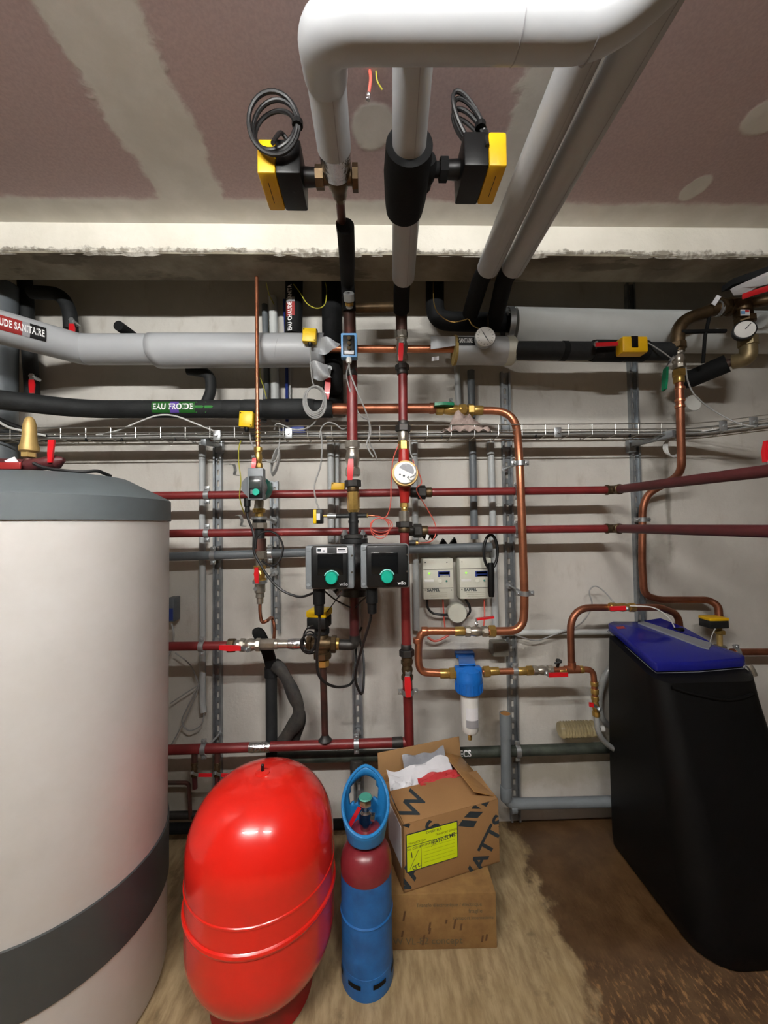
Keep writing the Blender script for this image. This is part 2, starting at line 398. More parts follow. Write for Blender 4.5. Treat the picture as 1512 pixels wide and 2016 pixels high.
# ------------------------------------------------------------------ room shell
XL, XR, YF = -3.2, 3.4, -4.5
def slab(x0, x1, y0, y1, z0, z1): return M().box(((x0+x1)/2, (y0+y1)/2, (z0+z1)/2), (x1-x0, y1-y0, z1-z0))
struct('floor', slab(XL-.1, XR+.1, YF-.1, D+.1, -0.1, 0), 'floor_concrete')
struct('ceiling', slab(XL-.1, XR+.1, YF-.1, BF+.01, ZC, ZC+.1), 'ceiling_board')
struct('ceiling_recess', slab(XL-.1, XR+.1, BF, D+.1, 2.95, 3.05), 'raw_concrete')
struct('wall_back', slab(XL-.1, XR+.1, D, D+.1, 0, 2.95), 'wall_paint')
struct('wall_left', slab(XL-.1, XL, YF, D, 0, 2.95), 'raw_concrete')
struct('wall_right', slab(XR, XR+.1, YF, D, 0, 2.95), 'raw_concrete')
struct('wall_front', slab(XL-.1, XR+.1, YF-.1, YF, 0, ZC), 'raw_concrete')
# the concrete beam: plastered face with a ragged lower edge, raw underside
m = M(); NX = 230
def edge(i): x = XL+(XR-XL)*i/NX; return x, ZB+0.004*math.sin(x*9)+random.uniform(-.004, .004), random.uniform(-.003, .003)
E_ = [edge(i) for i in range(NX+1)]
rows = []
for x, zb, dy in E_: rows.append([V((x, BF, ZC)), V((x, BF, ZB+.03)), V((x, BF+dy, zb+.008)), V((x, BF+.012, zb))])
vs = [p for r in rows for p in r]; fs = []
for i in range(NX):
    for k in range(3): fs.append((i*4+k, (i+1)*4+k, (i+1)*4+k+1, i*4+k+1))
m.add(vs, fs); face = struct('trim_1', m, 'beam_paint', sharp=40); face['label'] = 'cream plastered front of the concrete beam with a ragged lower edge'
struct('wall_beam', slab(XL, XR, BF+.006, BK, ZB+.001, 2.95), 'raw_concrete')['label'] = 'raw concrete underside of the beam below the ceiling'

# ------------------------------------------------------------------ fluorescent lamp on the ceiling above the camera
LX, LY = -0.25, -0.40
lamp = thing('ceiling_lamp', 'twin tube fluorescent batten lamp fixed to the ceiling', 'lamp', (LX, LY, ZC-.06))
part('housing', M().box((LX, LY, ZC-.022), (1.9, 0.10, 0.042), b=.006), 'lamp_body', lamp)
mt = bpy.data.materials.new('tube_glow'); mt.use_nodes = True; bb = mt.node_tree.nodes['Principled BSDF']
bb.inputs['Base Color'].default_value = (.9, .9, .9, 1); bb.inputs['Emission Color'].default_value = (1.0, 0.99, 0.96, 1); bb.inputs['Emission Strength'].default_value = TUBE_POWER
MAT['tube_glow'] = mt
for x0, x1 in ((LX-.90, LX+.05), (LX+.42, LX+.90)):
    t_ = part('tube', M().rod((x0, LY, ZC-.066), (x1, LY, ZC-.066), .013, 12), 'tube_glow', lamp)
    for xe in (x0, x1): part('end_cap', M().rod((xe-.012, LY, ZC-.066), (xe+.012, LY, ZC-.066), .016, 12), 'lamp_body', lamp)
    for xe in (x0, x1): part('tube_holder', M().box((xe, LY, ZC-.055), (.02, .03, .05), b=.003), 'lamp_body', lamp)

# ------------------------------------------------------------------ jacketed pipes under the ceiling
ZP, RP = 2.25, 0.040
def Z(x, y, z=ZP): return onZ(x, y, z)
ZH = 2.185
pA1y = Z(900, 64, ZH).y
hdr = thing('insulated_header_pipe', 'thick grey jacketed pipe crossing the top of the picture with elbows', 'pipe', Z(900, 62))
a2n, a2f = Z(641, 144), Z(658, 293)
ZQ = 2.275
a5n, a5f = Z(1222, 138, ZQ), Z(1009, 528, ZQ)
a4n, a4f = Z(1131, 138, ZQ), Z(961, 528, ZQ)
cL = Z(632, 54, ZH); cR = Z(1195, 54, ZH); cE = Z(1390, -140, ZH+.03)
pts = rounded([a2n, cL, cR, cE], [.055, .06], 9)
part('pipe_jacket', M().sweep(pts, RP*1.10, 28), 'grey_jacket', hdr)
for xp, an in ((1018, 0), (1165, 0)):
    c = Z(xp, 54, ZH); part('jacket_seam', M().lathe([(-.001, RP*1.10+.0008), (.001, RP*1.10+.0008)], c, XA, 28), 'sticker_grey', hdr)
def jacket_pipe(name, label, a, b, r=RP):
    t = thing(name, label, 'pipe', b)
    part('pipe_jacket', M().lathe([(0, r), ((b-a).length-.002, r), ((b-a).length, r-.003)], a, b-a, 28), 'grey_jacket', t)
    u, _ = perp((b-a).normalized()); part('jacket_seam', M().strip([a+V((r*.3, 0, -r*.953)), b+V((r*.3, 0, -r*.953))], XA, .0016, .0008), 'sticker_grey', t)
    return t
A2 = jacket_pipe('jacketed_pipe', 'grey jacketed ceiling pipe ending in shiny foil above the brass valve', a2n+(a2n-a2f)*.25, a2f)
a3n, a3f = Z(812, 141), Z(794, 546)
A3 = jacket_pipe('jacketed_pipe', 'grey jacketed ceiling pipe wearing a black foam sleeve near the middle', a3n+(a3n-a3f)*.1, a3f)
A4 = jacket_pipe('jacketed_pipe', 'left pipe of the slanting pair of grey ceiling pipes', a4n+(a4n-a4f)*.7, a4f)
A5 = jacket_pipe('jacketed_pipe', 'right pipe of the slanting pair of grey ceiling pipes', a5n+(a5n-a5f)*.7, a5f)
# black continuations towards the wall
def foam(name, label, pts, r, mat='black_foam', rad=.06, n_=20):
    return solo(name, M().sweep(rounded(pts, rad), r, n_), mat, label, 'pipe')
foam('foam_insulated_pipe', 'black foam pipe dropping from the end of the middle grey ceiling pipe', [a3f-V((0, .03, 0)), V((a3f.x-.002, a3f.y+.05, ZP)), P(790, 612, .28)], RP*.78)
# foil wrapped stub, brass valve and motor actuator under A2
d2 = (a2f-a2n).normalized()
part('foil_wrap', M().lathe([(-.006, RP*.97), (.03, RP*.94), (.062, RP*.86), (.066, RP*.6)], a2f, d2, 24), 'foil', A2)
vc = onZ(665, 350, ZP-.005)
def actuator(cx_, cy_, side, name, label, cyl, boxx, coil, body_mat='bronze'):
    """three-way motor valve: brass body on the pipe, yellow and black motor box to one side, coiled cable"""
    c = V(cyl); t = thing(name, label, 'motor valve', c)
    m = M().lathe([(-.03, .022), (-.02, .026), (0, .029), (.022, .026), (.03, .022), (.05, .020)], c, d2, 20)
    m.rod(c-XA*.045, c+XA*.045, .017, 14); part('valve_body', m, body_mat, t)
    part('union_nut', M().lathe([(.0, .026), (.02, .026)], c+XA*side*.036, XA*side, 8), body_mat, t)
    part('end_cap', M().lathe([(.036, .02), (.038, .03), (.052, .03)], c, XA*-side, 8), body_mat, t)
    part('neck', M().lathe([(.05, .02), (.085, .022)], c, XA*side, 16), 'black_plastic', t)
    bx = c+XA*side*(.085+.03)
    part('motor_base', M().box(bx+V((0, 0, .0)), (.06, .115, .085), b=.005), 'black_plastic', t)
    cv = part('motor_cover', M().box(bx+XA*side*.052, (.044, .115, .085), b=.006), 'yellow_dull', t)
    part('cover_seam', M().box(bx+XA*side*.054+V((0, -.0, -.0428)), (.0012, .06, .001)), 'black_plastic', cv)
    part('cable_gland', M().rod(bx+V((0, -.02, .035)), bx+V((0, -.026, .06)), .009, 12), 'black_plastic', t)
    # coil
    m = M(); cc = bx+V(coil); rx_, rz_, tl_ = (.058, .064, 0.0) if side < 0 else (.026, .075, -.55)
    for k in range(3 if side < 0 else 4):
        m.sweep([cc+V((math.cos(tl_)*math.cos(a)*(rx_-.004*k)+math.sin(tl_)*math.sin(a)*(rz_-.006*k)+.004*math.sin(k*3), -.012*math.sin(a+k)+.008*k, math.cos(tl_)*math.sin(a)*(rz_-.006*k)-math.sin(tl_)*math.cos(a)*(rx_-.004*k))) for a in [2*math.pi*i/26 for i in range(26)]], .0052, 8, closed=True)
    m.sweep(spline([bx+V((0, -.026, .058)), bx+V((side*.02, -.04, .075)), cc+V((math.sin(tl_)*-rz_*.9, -.01, -rz_*.9))]), .0052, 8)
    cb = part('motor_cable', m, 'black_cable', t)
    part('cable_tie', M().lathe([(-.006, .013), (.006, .013)], cc+V((rx_-.003, 0, -rx_*.3 if side > 0 else 0)), ZA, 10), 'black_plastic', cb)
    return t
actuator(0, 0, -1, 'motor_valve', 'brass valve with yellow and black motor box left of foil wrap', vc, 0, (-.025, -.09, .045))
# thin pipe from the valve down to the black foam elbow
e1 = onZ(676, 470, ZP-.005)
t = thing('bare_steel_pipe', 'thin grey steel pipe between the brass ceiling valve and split foam', 'pipe', e1)
part('tube', M().sweep([vc+d2*.04, e1, e1+(e1-vc).normalized()*.05], .0125, 16), 'rust_pipe', t)
part('coupling', M().lathe([(0, .017), (.03, .017)], onZ(672, 440, ZP-.005), d2, 16), 'rust_pipe', t)
part('coupling', M().lathe([(0, .019), (.022, .016)], vc+d2*.045, d2, 6), 'bronze', t)
foam('split_foam_pipe', 'black split foam bend passing under the beam beside the thin pipe', [onZ(680, 445, ZP-.02), onZ(683, 500, ZP-.02), P(684, 556, .30), P(688, 612, .27)], .026, rad=.05)
# black sleeve on A3
s0, s1 = onZ(806, 285, ZP), onZ(796, 412, ZP); dd = s1-s0
sl = M().lathe([(-.004, RP+.004), (0, RP+.016), (dd.length*.35, RP+.02), (dd.length*.8, RP+.016), (dd.length, RP+.012), (dd.length+.002, RP-.002)], s0, dd, 26)
part('foam_sleeve', sl, 'black_foam', A3)
vr = (s0+s1)/2+V((.0, -.03, 0))
t = actuator(0, 0, 1, 'motor_valve', 'yellow and black motor box right of the black foam sleeve', vr+V((.045, 0, 0)), 0, (-.01, -.05, .07), 'black_foam')
for a_, b_2, lab in ((a4f, P(926, 618, .22), 'black foam pipe continuing the left slanting grey pipe'), (a5f, P(972, 640, .16), 'black foam pipe continuing the right slanting grey pipe')):
    foam('foam_insulated_pipe', lab, [a_-V((0, .02, 0)), a_+V((-.012, .05, -.005)), b_2], RP*.82, rad=.03)
# loose wire ends at the ceiling
wa = onZ(728, 140, ZC)
t = thing('wire_ends', 'loose red and yellow wire ends poking out of the ceiling', 'wires', wa)
part('wire', M().sweep(spline([wa, wa+V((.002, 0, -.02)), wa+V((-.003, .01, -.045))]), .004, 8), 'red_cable', t)
part('wire_tip', M().sweep(spline([wa+V((-.003, .01, -.045)), wa+V((-.005, .012, -.06))]), .005, 8), 'foil', t)
part('wire', M().sweep(spline([wa+V((.015, 0, 0)), wa+V((.018, 0, -.025)), wa+V((.03, .01, -.035))]), .0018, 6), 'yg_cable', t)

# ------------------------------------------------------------------ shared pipework builders
def PP(l): return [P(*q) for q in l]
def clamp(parent, c, axis, r, rod=None, side=None, mat='zinc'):
    c = V(c); axis = V(axis).normalized(); m = M().lathe([(-.010, r+.001), (-.010, r+.004), (.010, r+.004), (.010, r+.001)], c, axis, 20, ring=True)
    if side is None:
        side = axis.cross(YA); side = side.normalized() if side.length > .1 else XA
    side = V(side).normalized()
    for s in (-1, 1):
        q = c+side*s*(r+.011)
        m.box(q, (.018, .02, .005), (side, axis, side.cross(axis)), .001); m.box(q-side.cross(axis)*.005, (.018, .02, .004), (side, axis, side.cross(axis)), .001)
        m.lathe([(-.013, .0045), (.013, .0045)], q, side.cross(axis), 6)
    if rod is not None:
        m.sweep([c+(V(rod)-c).normalized()*r, V(rod)], .0045, 8); m.lathe([(0, .016), (.004, .016)], V(rod), YA, 16)
    return part('clamp', m, mat, parent)
def hexnut(parent, a, b, r, mat='cast_iron', name='union_nut', n_=6, ph=.5):
    a = V(a); b = V(b); L = (b-a).length
    return part(name, M().lathe([(0, r*.9), (L*.08, r), (L*.92, r), (L, r*.9)], a, b-a, n_, ph), mat, parent, sharp=25)
def collar(parent, a, b, r, mat, name='collar'):
    a = V(a); b = V(b); L = (b-a).length
    return part(name, M().lathe([(0, r*.94), (L*.1, r), (L*.9, r), (L, r*.94)], a, b-a, 20), mat, parent)
def lever(parent, stem, pts, wdir, w_=.017, mat='red_plastic', t=.005, bare=.25):
    """valve lever: short bare metal root, then the plastic grip along pts"""
    pts = [V(p) for p in pts]; root = [V(stem), pts[0]]
    pr = part('lever', M().strip([V(stem), (V(stem)+pts[0])/2, pts[0]], wdir, w_*.7, .0035).lathe([(-.006, w_*.45), (.004, w_*.45)], stem, (pts[0]-V(stem)).cross(V(wdir)), 6), 'zinc', parent)
    ws = [w_*.8]+[w_]*(len(pts)-2)+[w_*.75] if len(pts) > 2 else [w_*.85, w_*.8]
    part('grip', M().strip(pts, wdir, ws, t), mat, pr)
    return pr
def ball_valve(name, label, a, b, r, stem_dir, grip, wdir, mat='nickel', gmat='red_plastic', w_=.018, stem=.6, group=None, t=.006):
    a = V(a); b = V(b); L = (b-a).length; ax = (b-a).normalized(); c = (a+b)/2; sd = V(stem_dir).normalized()
    th = thing(name, label, 'valve', c, group)
    part('body', M().lathe([(0, r*.95), (.02*L, r*1.05), (.24*L, r*1.05), (.26*L, r*.86), (.34*L, r*.95), (.5*L, r*1.12), (.66*L, r*.95), (.74*L, r*.86), (.76*L, r*1.05), (.98*L, r*1.05), (L, r*.95)], a, ax, 20), mat, th)
    for f in ((.03, .2), (.8, .97)): part('hex_end', M().lathe([(0, r*1.16), (L*(f[1]-f[0]), r*1.16)], a+ax*L*f[0], ax, 8), mat, th, sharp=25)
    top = c+sd*(r*1.1+.012)
    part('stem', M().lathe([(0, r*.45), (r*.9, r*.4), (r*1.1, r*.32), (r*1.1+.014, r*.3)], c, sd, 12), mat, th)
    lever(th, top, grip, wdir, w_, gmat, t)
    return th
def run(name, label, px, wpx, mat, rad=.04, orient='h', n_=20, cat='pipe', pname='tube'):
    x, y, o = px[len(px)//2]; r = (SH if orient == 'h' else SV)(x, y, o, wpx)
    th = thing(name, label, cat, P(*px[0])); th['_r'] = r
    part(pname, M().sweep(rounded(PP(px), rad), r, n_), mat, th); R[th.name] = r; del th['_r']; return th
R = {}
def cable(label, px, r=.0035, mat='grey_cable', name='cable', n_=7, group=None):
    return solo(name, M().sweep(spline(PP(px), n_), r, 7), mat, label, 'cable', group)

# ------------------------------------------------------------------ slotted support rails on the wall
def rail(label, x0, y0, x1, y1, wpx, step=.05, z0=None, z1=None, dpt=.022):
    a = P(x0, y0, 0); b = P(x1, y1, 0)
    if z1 is not None: b = a+(b-a)*((z1-a.z)/(b.z-a.z))
    w_ = SV((x0+x1)/2, (y0+y1)/2, dpt, wpx)*2; ax = (b-a).normalized(); L = (b-a).length; sx = XA; th = thing('slotted_rail', label, 'rail', b)
    m = M()
    for s in (-1, 1):
        m.box((a+b)/2+sx*s*(w_/2-.0012)-YA*dpt/2, (.0024, dpt, L), (sx, YA, -ax)); m.box((a+b)/2+sx*s*(w_/2-.004)-YA*dpt, (.008, .0024, L), (sx, YA, -ax))
    part('side_flanges', m, 'galv', th, sharp=None)
    m = M(); sw = w_*.26; bw = (w_-sw)/2; bo = YA*.006
    for s in (-1, 1): m.box((a+b)/2+sx*s*(sw/2+bw/2)-bo, (bw, .002, L), (sx, YA, -ax))
    k = 0.0
    while k < L: 
        m.box(a+ax*min(L-.01, k+step*.27)-bo, (sw, .002, step*.46), (sx, YA, -ax)); k += step
    part('slotted_back', m, 'galv', th, sharp=None)
    return th
rail('slotted steel rail behind the pale conduit left of the small pump', 431, 872, 431, 1500, 18, z1=.02)
rail('short slotted steel rail behind the small green pump', 541, 948, 545, 1246, 17)
rail('long slotted steel rail left of the tall copper pipe', 992, 735, 1013, 1600, 20, z1=.01)
rail('slotted steel rail beside the thin copper riser near the softener', 1236, 562, 1257, 1200, 20, z1=.5)
rail('slotted steel rail below the twin black pumps', 701, 1180, 706, 1500, 20, z1=.05)

# ------------------------------------------------------------------ conduits on the wall
def conduit(label, px, wpx, mat, sockets=(), rad=.04, orient='v', name='conduit'):
    th = run(name, label, px, wpx, mat, rad, orient, 16, 'conduit'); r = R[th.name]
    for (x, y0, y1, o) in sockets: collar(th, P(x, y0, o), P(x, y1, o), r*1.14, mat, 'socket')
    return th
conduit('pale grey conduit beside the left rail ending in a cut tip', [(398, 866, .035), (399, 1385, .035), (401, 1402, .04)], 13.5, 'pale_pvc', [(398, 868, 905, .035)])
conduit('white conduit crossing behind the thick hot water pipe', [(537, 585, .03), (543, 830, .03)], 17, 'white_pvc')
conduit('dark grey corrugated conduit left of the white conduit', [(521, 600, .03), (525, 760, .03), (519, 830, .05)], 12, 'mid_grey')
cable('blue cable running down beside the white conduit', [(560, 590, .03), (564, 700, .03), (565, 830, .03)], .0075, 'blue_cable')
cable('white cable beside the blue cable above the tray', [(571, 700, .02), (571, 830, .02)], .004, 'white_cable')
c_ = M()
conduit('wider pale conduit of the pair behind the left riser valve', [(651, 866, .03), (652, 1070, .03)], 13, 'pale_pvc', [(651, 866, 888, .03)])
conduit('narrower pale conduit of the pair behind the left riser valve', [(664, 866, .025), (664, 1070, .025)], 8, 'pale_pvc')
conduit('pale conduit behind the red water meter', [(816, 866, .03), (820, 1240, .03)], 12, 'pale_pvc', [(816, 870, 892, .03)])
conduit('dark grey pipe descending behind the red pipes to the drain', [(927, 730, .035), (934, 1062, .035)], 15, 'mid_grey')
conduit('pale conduit left of the long slotted rail', [(966, 866, .03), (976, 1242, .03)], 13.5, 'pale_pvc', [(966, 868, 895, .03)])
conduit('short pale conduit below the thermometer above the tray', [(899, 715, .03), (903, 800, .03)], 12, 'pale_pvc')
conduit('thick grey duct standing at the left edge of the wall', [(2, 560, .12), (-2, 1010, .12)], 78, 'mid_grey', (), .02)

# ------------------------------------------------------------------ sloping grey drain pipe behind the pumps
dr = run('drain_pipe', 'dark grey plastic drain pipe sloping behind the twin pumps', [(300, 1097, .09), (800, 1082, .09), (935, 1077, .09)], 17, 'mid_grey', .02)
collar(dr, P(918, 1078, .09), P(967, 1077, .09), R[dr.name]*1.12, 'mid_grey', 'elbow_socket')
for x, y in ((420, 1093.5), (532, 1090)): clamp(dr, P(x, y, .09), P(560, 1089, .09)-P(420, 1093, .09), R[dr.name], P(x+2, y-3, .02), ZA)

# ------------------------------------------------------------------ the two long red heating pipes
OR = .17
for nm, lab, ya, yb, yend in (('u', 'upper long red heating pipe running along the wall', 977, 964.5, 927), ('l', 'lower long red heating pipe running along the wall', 1051.5, 1040.5, 1046)):
    px = [(250, ya, OR), (1208, yb, OR)]
    th = run('red_pipe', lab, px, 15.6, 'red_pipe', .01); r = R[th.name]
    a = P(1208, yb, OR); e = P(1512, yend, .78); e = e+(e-a)*.25
    part('bent_end', M().sweep([a+(e-a).normalized()*.02, e], r*1.04, 20), 'dark_red_pipe', th)
    dl = (a-P(250, ya, OR)).normalized(); de = (e-a).normalized()
    el = part('elbow', M().sweep(rounded([a-dl*.03, a+de*.002, a+de*.035], .025), r*1.12, 18), 'bronze', th)
    for q, dq in ((a-dl*.034, dl), (a+de*.030, de)): part('elbow_rim', M().lathe([(0, r*1.1), (.002, r*1.3), (.008, r*1.3), (.010, r*1.1)], q, dq, 20), 'bronze', el)
    for xc in (408, 1017):
        yc = ya+(yb-ya)*(xc-250)/(1208-250); clamp(th, P(xc, yc, OR), dl, r, P(xc+(18 if xc < 500 else -16), yc-2, .02), ZA)
    xu = 830 if nm == 'u' else 822
    yc = ya+(yb-ya)*(xu-250)/(1208-250)
    hexnut(th, P(xu-8, yc, OR), P(xu+8, yc-.2, OR), r*1.75, 'cast_iron'); collar(th, P(xu+8, yc-.1, OR), P(xu+20, yc-.3, OR), r*1.25, 'bronze')
    collar(th, P(xu-22, yc-.1, OR), P(xu-8, yc, OR), r*1.3, 'cast_iron')

# ------------------------------------------------------------------ hot water main: grey jacket left and right, bare copper between
OH = .17
O2 = .235
hp = run('hot_water_pipe', 'thick light grey jacketed hot water pipe with a red and black label', [(168, 688, OH), (636, 688, OH)], 62, 'grey_jacket', .02, pname='pipe_jacket', n_=32); rh = R[hp.name]
def ovl(u, v):
    th = math.radians(60-260*v); x0 = 300+26*max(0, v-.35)**.8; x = x0+(640-x0)*u; sag = .010*(1-u)*max(0, v-.3); c = P(x, 689.5, OH)
    return c+V((0, -math.cos(th)*(rh+.006), math.sin(th)*(rh+.006)-sag*1.6))
ov = part('overlap_jacket', M().grid(ovl, 24, 26), 'grey_jacket', hp, sharp=60); sd = ov.modifiers.new('thickness', 'SOLIDIFY'); sd.thickness = .002
la = P(168, 688, OH); lb = P(-60, 628, .42)
part('bent_jacket', M().sweep(rounded([la+XA*.006, la-XA*.012, lb], .03), rh*.985, 32), 'grey_jacket', hp)
part('jacket_seam', M().lathe([(-.001, rh+.0015), (.001, rh+.0015)], la+XA*.002, XA, 32), 'sticker_grey', hp)
part('jacket_seam', M().lathe([(-.0008, rh+.0066), (.0008, rh+.0066)], P(552, 690, OH), V((1, 0, -.25)), 32), 'sticker_grey', hp)
for (x, y, sx_, sy_, rot) in ((648, 682, .075, .06, .3), (632, 738, .07, .09, -.5)):
    c = P(x, y, .25); m = M()
    m.grid(lambda u, v: c+V(((u-.5)*sx_+(v-.5)*rot*.04, .02*math.sin(u*5+v*3)-.012*v, (v-.5)*sy_*(1-.5*u if rot > 0 else .4+.6*v))), 6, 6)
    part('torn_flap', m, 'grey_jacket', hp, sharp=60)
# sticker on the bent part: (EAU C)HAUDE SANITAIRE
axl = (la-XA*.012-lb).normalized(); cl = la-XA*.012
def onbend(x): 
    d = ray(x, 650); t = (cl.x*d.y-cl.y*d.x)/(axl.x*d.y-axl.y*d.x); return cl-axl*t
fr = V((-.1, -1, -.05))
c38, c50, c85, cm = onbend(37), onbend(52), onbend(84), onbend(-30)
H_ = rh*1.02
for a, b, mt_, nm in ((cm, c38, 'sticker_red', 'red_sticker'), (c38, c50, 'sticker_grey', 'grey_sticker'), (c50, c85, 'sticker_black', 'black_sticker')):
    L = (b-a).length
    part(nm, twrap(sheet(L, .055, 1, 8), (a+b)/2, axl, fr, rh*.985+.0012), mt_, hp)
tt = text('CHAUDE SANITAIRE', .036, .46, .0012); xs = [v.x for v in tt.v]; mx = max(xs)
for v in tt.v: v.x -= mx
part('lettering', twrap(tt, onbend(80), axl, fr, rh*.985+.0022), 'white_ink', hp)

cp = run('copper_pipe', 'bare copper stretch of the hot water pipe between two jackets', [(636, 687, OH), (900, 687, OH)], 16, 'copper', .02)
hr = run('jacketed_pipe_end', 'short grey jacketed pipe piece behind the round thermometer', [(896, 690, OH), (997, 691, OH)], 58, 'grey_jacket', .02, pname='pipe_jacket', n_=32); rr = R[hr.name]
part('end_ring', M().lathe([(0, rr+.001), (.03, rr+.002), (.04, rr-.006), (.041, .02)], P(994, 691, OH), XA, 32), 'beige_plastic', hr)
part('foam_edge', M().lathe([(0, rr*.5), (.001, rr+.003), (.012, rr+.002)], P(892, 690, OH), XA, 18), 'foam_yellow', hr)
part('torn_flap', M().grid(lambda u, v: P(848+50*u, 662+26*v*(1-u*.3), OH+.05+.015*math.sin(u*6)), 5, 3), 'grey_jacket', hr, sharp=60)
part('black_sticker', twrap(sheet(.078, .042), P(911, 690, OH), XA, V((0, -1, .25)), rr+.0015), 'sticker_black', hr)
part('lettering', twrap(text('SANITAIRE', .03, .36, .001), P(911, 690, OH), XA, V((0, -1, .25)), rr+.0025), 'white_ink', hr)
br = run('foam_insulated_pipe', 'black foam hot water pipe with the red lever and yellow box', [(1000, 690, OH), (1050, 690.3, O2), (1335, 692, O2)], 38, 'black_foam2', .03); rb = R[br.name]
for x0, x1, k in ((1104, 1116, 1.06), (1165, 1230, 1.18), (1228, 1272, 1.15)): collar(br, P(x0, 690.5, O2), P(x1, 691, O2), rb*k, 'black_foam', 'foam_sleeve')
ball_valve('lever_valve', 'valve with long red lever on the black foam pipe', P(1140, 690, O2), P(1185, 691, O2), .029, V((0, -1, .25)), [P(1172, 679, O2+.075), P(1216, 677, O2+.075)], ZA, 'nickel', 'red_plastic', .019)
ys = thing('sensor_box', 'yellow sensor box with black window clipped on the black foam pipe', 'sensor', P(1250, 690, O2+.04))
c, s = PB(1226, 661, 1277, 693, O2+.085, .05); part('housing', M().box(c, s, b=.008), 'yellow_dull', ys)
c, s = PB(1244, 661, 1257, 684, O2+.087, .02); part('window', M().box(c, s, b=.002), 'black_gloss', ys)
cable('thin grey wire from yellow sensor box to the right valve', [(1276, 675, .29), (1300, 690, .29), (1322, 706, .28)], .0025)

# white duct behind, right
du = run('white_duct', 'wide white jacketed duct along the top right wall', [(1008, 648, .095), (1250, 653, .095), (1600, 656, .095)], 86, 'white_pvc', .02, pname='pipe_jacket', n_=36)
foam('foam_insulated_pipe', 'black foam elbow pipe entering the wide white duct', PP([(856, 540, .1), (856, 632, .1), (1012, 636, .095)]), SH(900, 632, .1, 40), rad=.07)
part('duct_clamp', M().lathe([(-.012, .07), (-.012, .075), (.012, .075), (.012, .07)], P(1000, 640, .12), XA, 22, ring=True).lathe([(-.02, .005), (.02, .005)], P(1000, 612, .14), ZA, 6).box(P(1000, 610, .14), (.014, .02, .012), b=.002).box(P(1000, 664, .16), (.014, .02, .012), b=.002), 'zinc', du)

# ------------------------------------------------------------------ black pipes behind the beam
foam('foam_insulated_pipe', 'black foam riser carrying the vertical red and grey sticker', PP([(580, 470, .09), (578, 660, .09)]), SV(580, 600, .09, 35))
r_ = SV(580, 600, .09, 35)
st = thing('vertical_sticker', 'vertical red and grey sticker with white letters on the black riser', 'sticker', P(574, 640, .14))
part('red_field', twrap(sheet(.062, .042), P(579.5, 617, .09), ZA, V((-.3, -1, 0)), r_+.002), 'sticker_red', st)
part('grey_field', twrap(sheet(.02, .042), P(579.5, 599, .09), ZA, V((-.3, -1, 0)), r_+.002), 'sticker_grey', st)
part('lettering', twrap(text('EAU CHAUDE SANITA', .027, .72, .0009), P(579.5, 615, .09), ZA, V((-.3, -1, 0)), r_+.003), 'white_ink', st)
foam('foam_insulated_pipe', 'wide black foam riser right of the yellow temperature box', PP([(652, 500, .08), (656, 800, .08)]), SV(652, 600, .08, 40))
foam('foam_insulated_pipe', 'dark foam pipe dropping behind the labelled grey pipe at left', PP([(48, 540, .06), (64, 780, .06)]), SV(60, 600, .06, 33), 'black_foam2')
foam('foam_insulated_pipe', 'curved dark foam pipe with a red lever below the beam', PP([(60, 575, .10), (120, 578, .10), (138, 612, .11), (140, 650, .11)]), SV(130, 620, .1, 32), 'black_foam2', .05)
foam('foam_stub', 'short open black foam stub above the thick grey pipe', PP([(233, 641, .19), (262, 662, .10)]), .021, 'black_foam', .02)
foam('foam_elbow', 'black foam elbow dropping between grey pipe and cold pipe', PP([(370, 728, .10), (414, 735, .10), (416, 770, .10), (405, 795, .10)]), SV(414, 760, .1, 22), 'black_foam2', .05)
for lab, x, y0, y1, o in (('small red lever on the curved dark foam pipe', 141, 628, 664, .17), ('small red lever on the dark foam pipe above the cold pipe', 62, 738, 774, .12)):
    t = thing('valve_lever', lab, 'valve', P(x, y1, o)); c = P(x, y0, o)
    part('stem', M().lathe([(-.04, .008), (.004, .008)], P(x, y0+3, o), -YA, 8), 'zinc', t)
    lever(t, P(x, y0+2, o+.003), [P(x, y0+10, o+.006), P(x+1, (y0+y1)/2, o+.008), P(x+1, y1, o+.006)], XA, .024, 'red_plastic', .006)

# ------------------------------------------------------------------ cold water main
OC = .145
cw = run('cold_water_pipe', 'black foam cold water pipe with green and violet label', [(-60, 783, .36), (-10, 786, .30), (165, 806, OC), (655, 805, OC)], 36, 'black_foam2', .12, pname='foam', n_=24); rc = R[cw.name]
for x0, x1, k in ((478, 520, 1.07), (520, 620, 1.16), (440, 478, 1.03)): collar(cw, P(x0, 805.4, OC), P(x1, 805.2, OC), rc*k, 'black_foam2', 'foam_sleeve')
for x0, x1, mt_, nm in ((308, 343, 'sticker_green', 'green_sticker'), (343, 360, 'sticker_violet', 'violet_sticker'), (360, 391, 'sticker_green', 'green_sticker')):
    a, b = P(x0, 805.8, OC), P(x1, 805.7, OC); part(nm, twrap(sheet((b-a).length, .05), (a+b)/2, XA, V((0, -1, -.02)), rc+.001), mt_, cw)
for x0, x1 in ((392, 409), (410, 427)):
    a, b = P(x0, 805.5, OC), P(x1, 805.5, OC); L = (b-a).length
    tr = M().add([V((-L/2, -.026, 0)), V((L/2, 0, 0)), V((-L/2, .026, 0)), V((-L/2, 0, 0))], [(0, 1, 3), (3, 1, 2)])
    part('green_arrow', twrap(tr, (a+b)/2, XA, V((0, -1, -.02)), rc+.0012), 'arrow_green', cw)
part('lettering', twrap(text('EAU FROIDE', .034, .82, .0012), P(349, 805.7, OC), XA, V((0, -1, -.02)), rc+.002), 'white_ink', cw)
cc = run('copper_pipe', 'copper cold water pipe running into the green lever valve', [(650, 805, OC), (858, 804, OC)], 20, 'copper_dull', .02); rcc = R[cc.name]
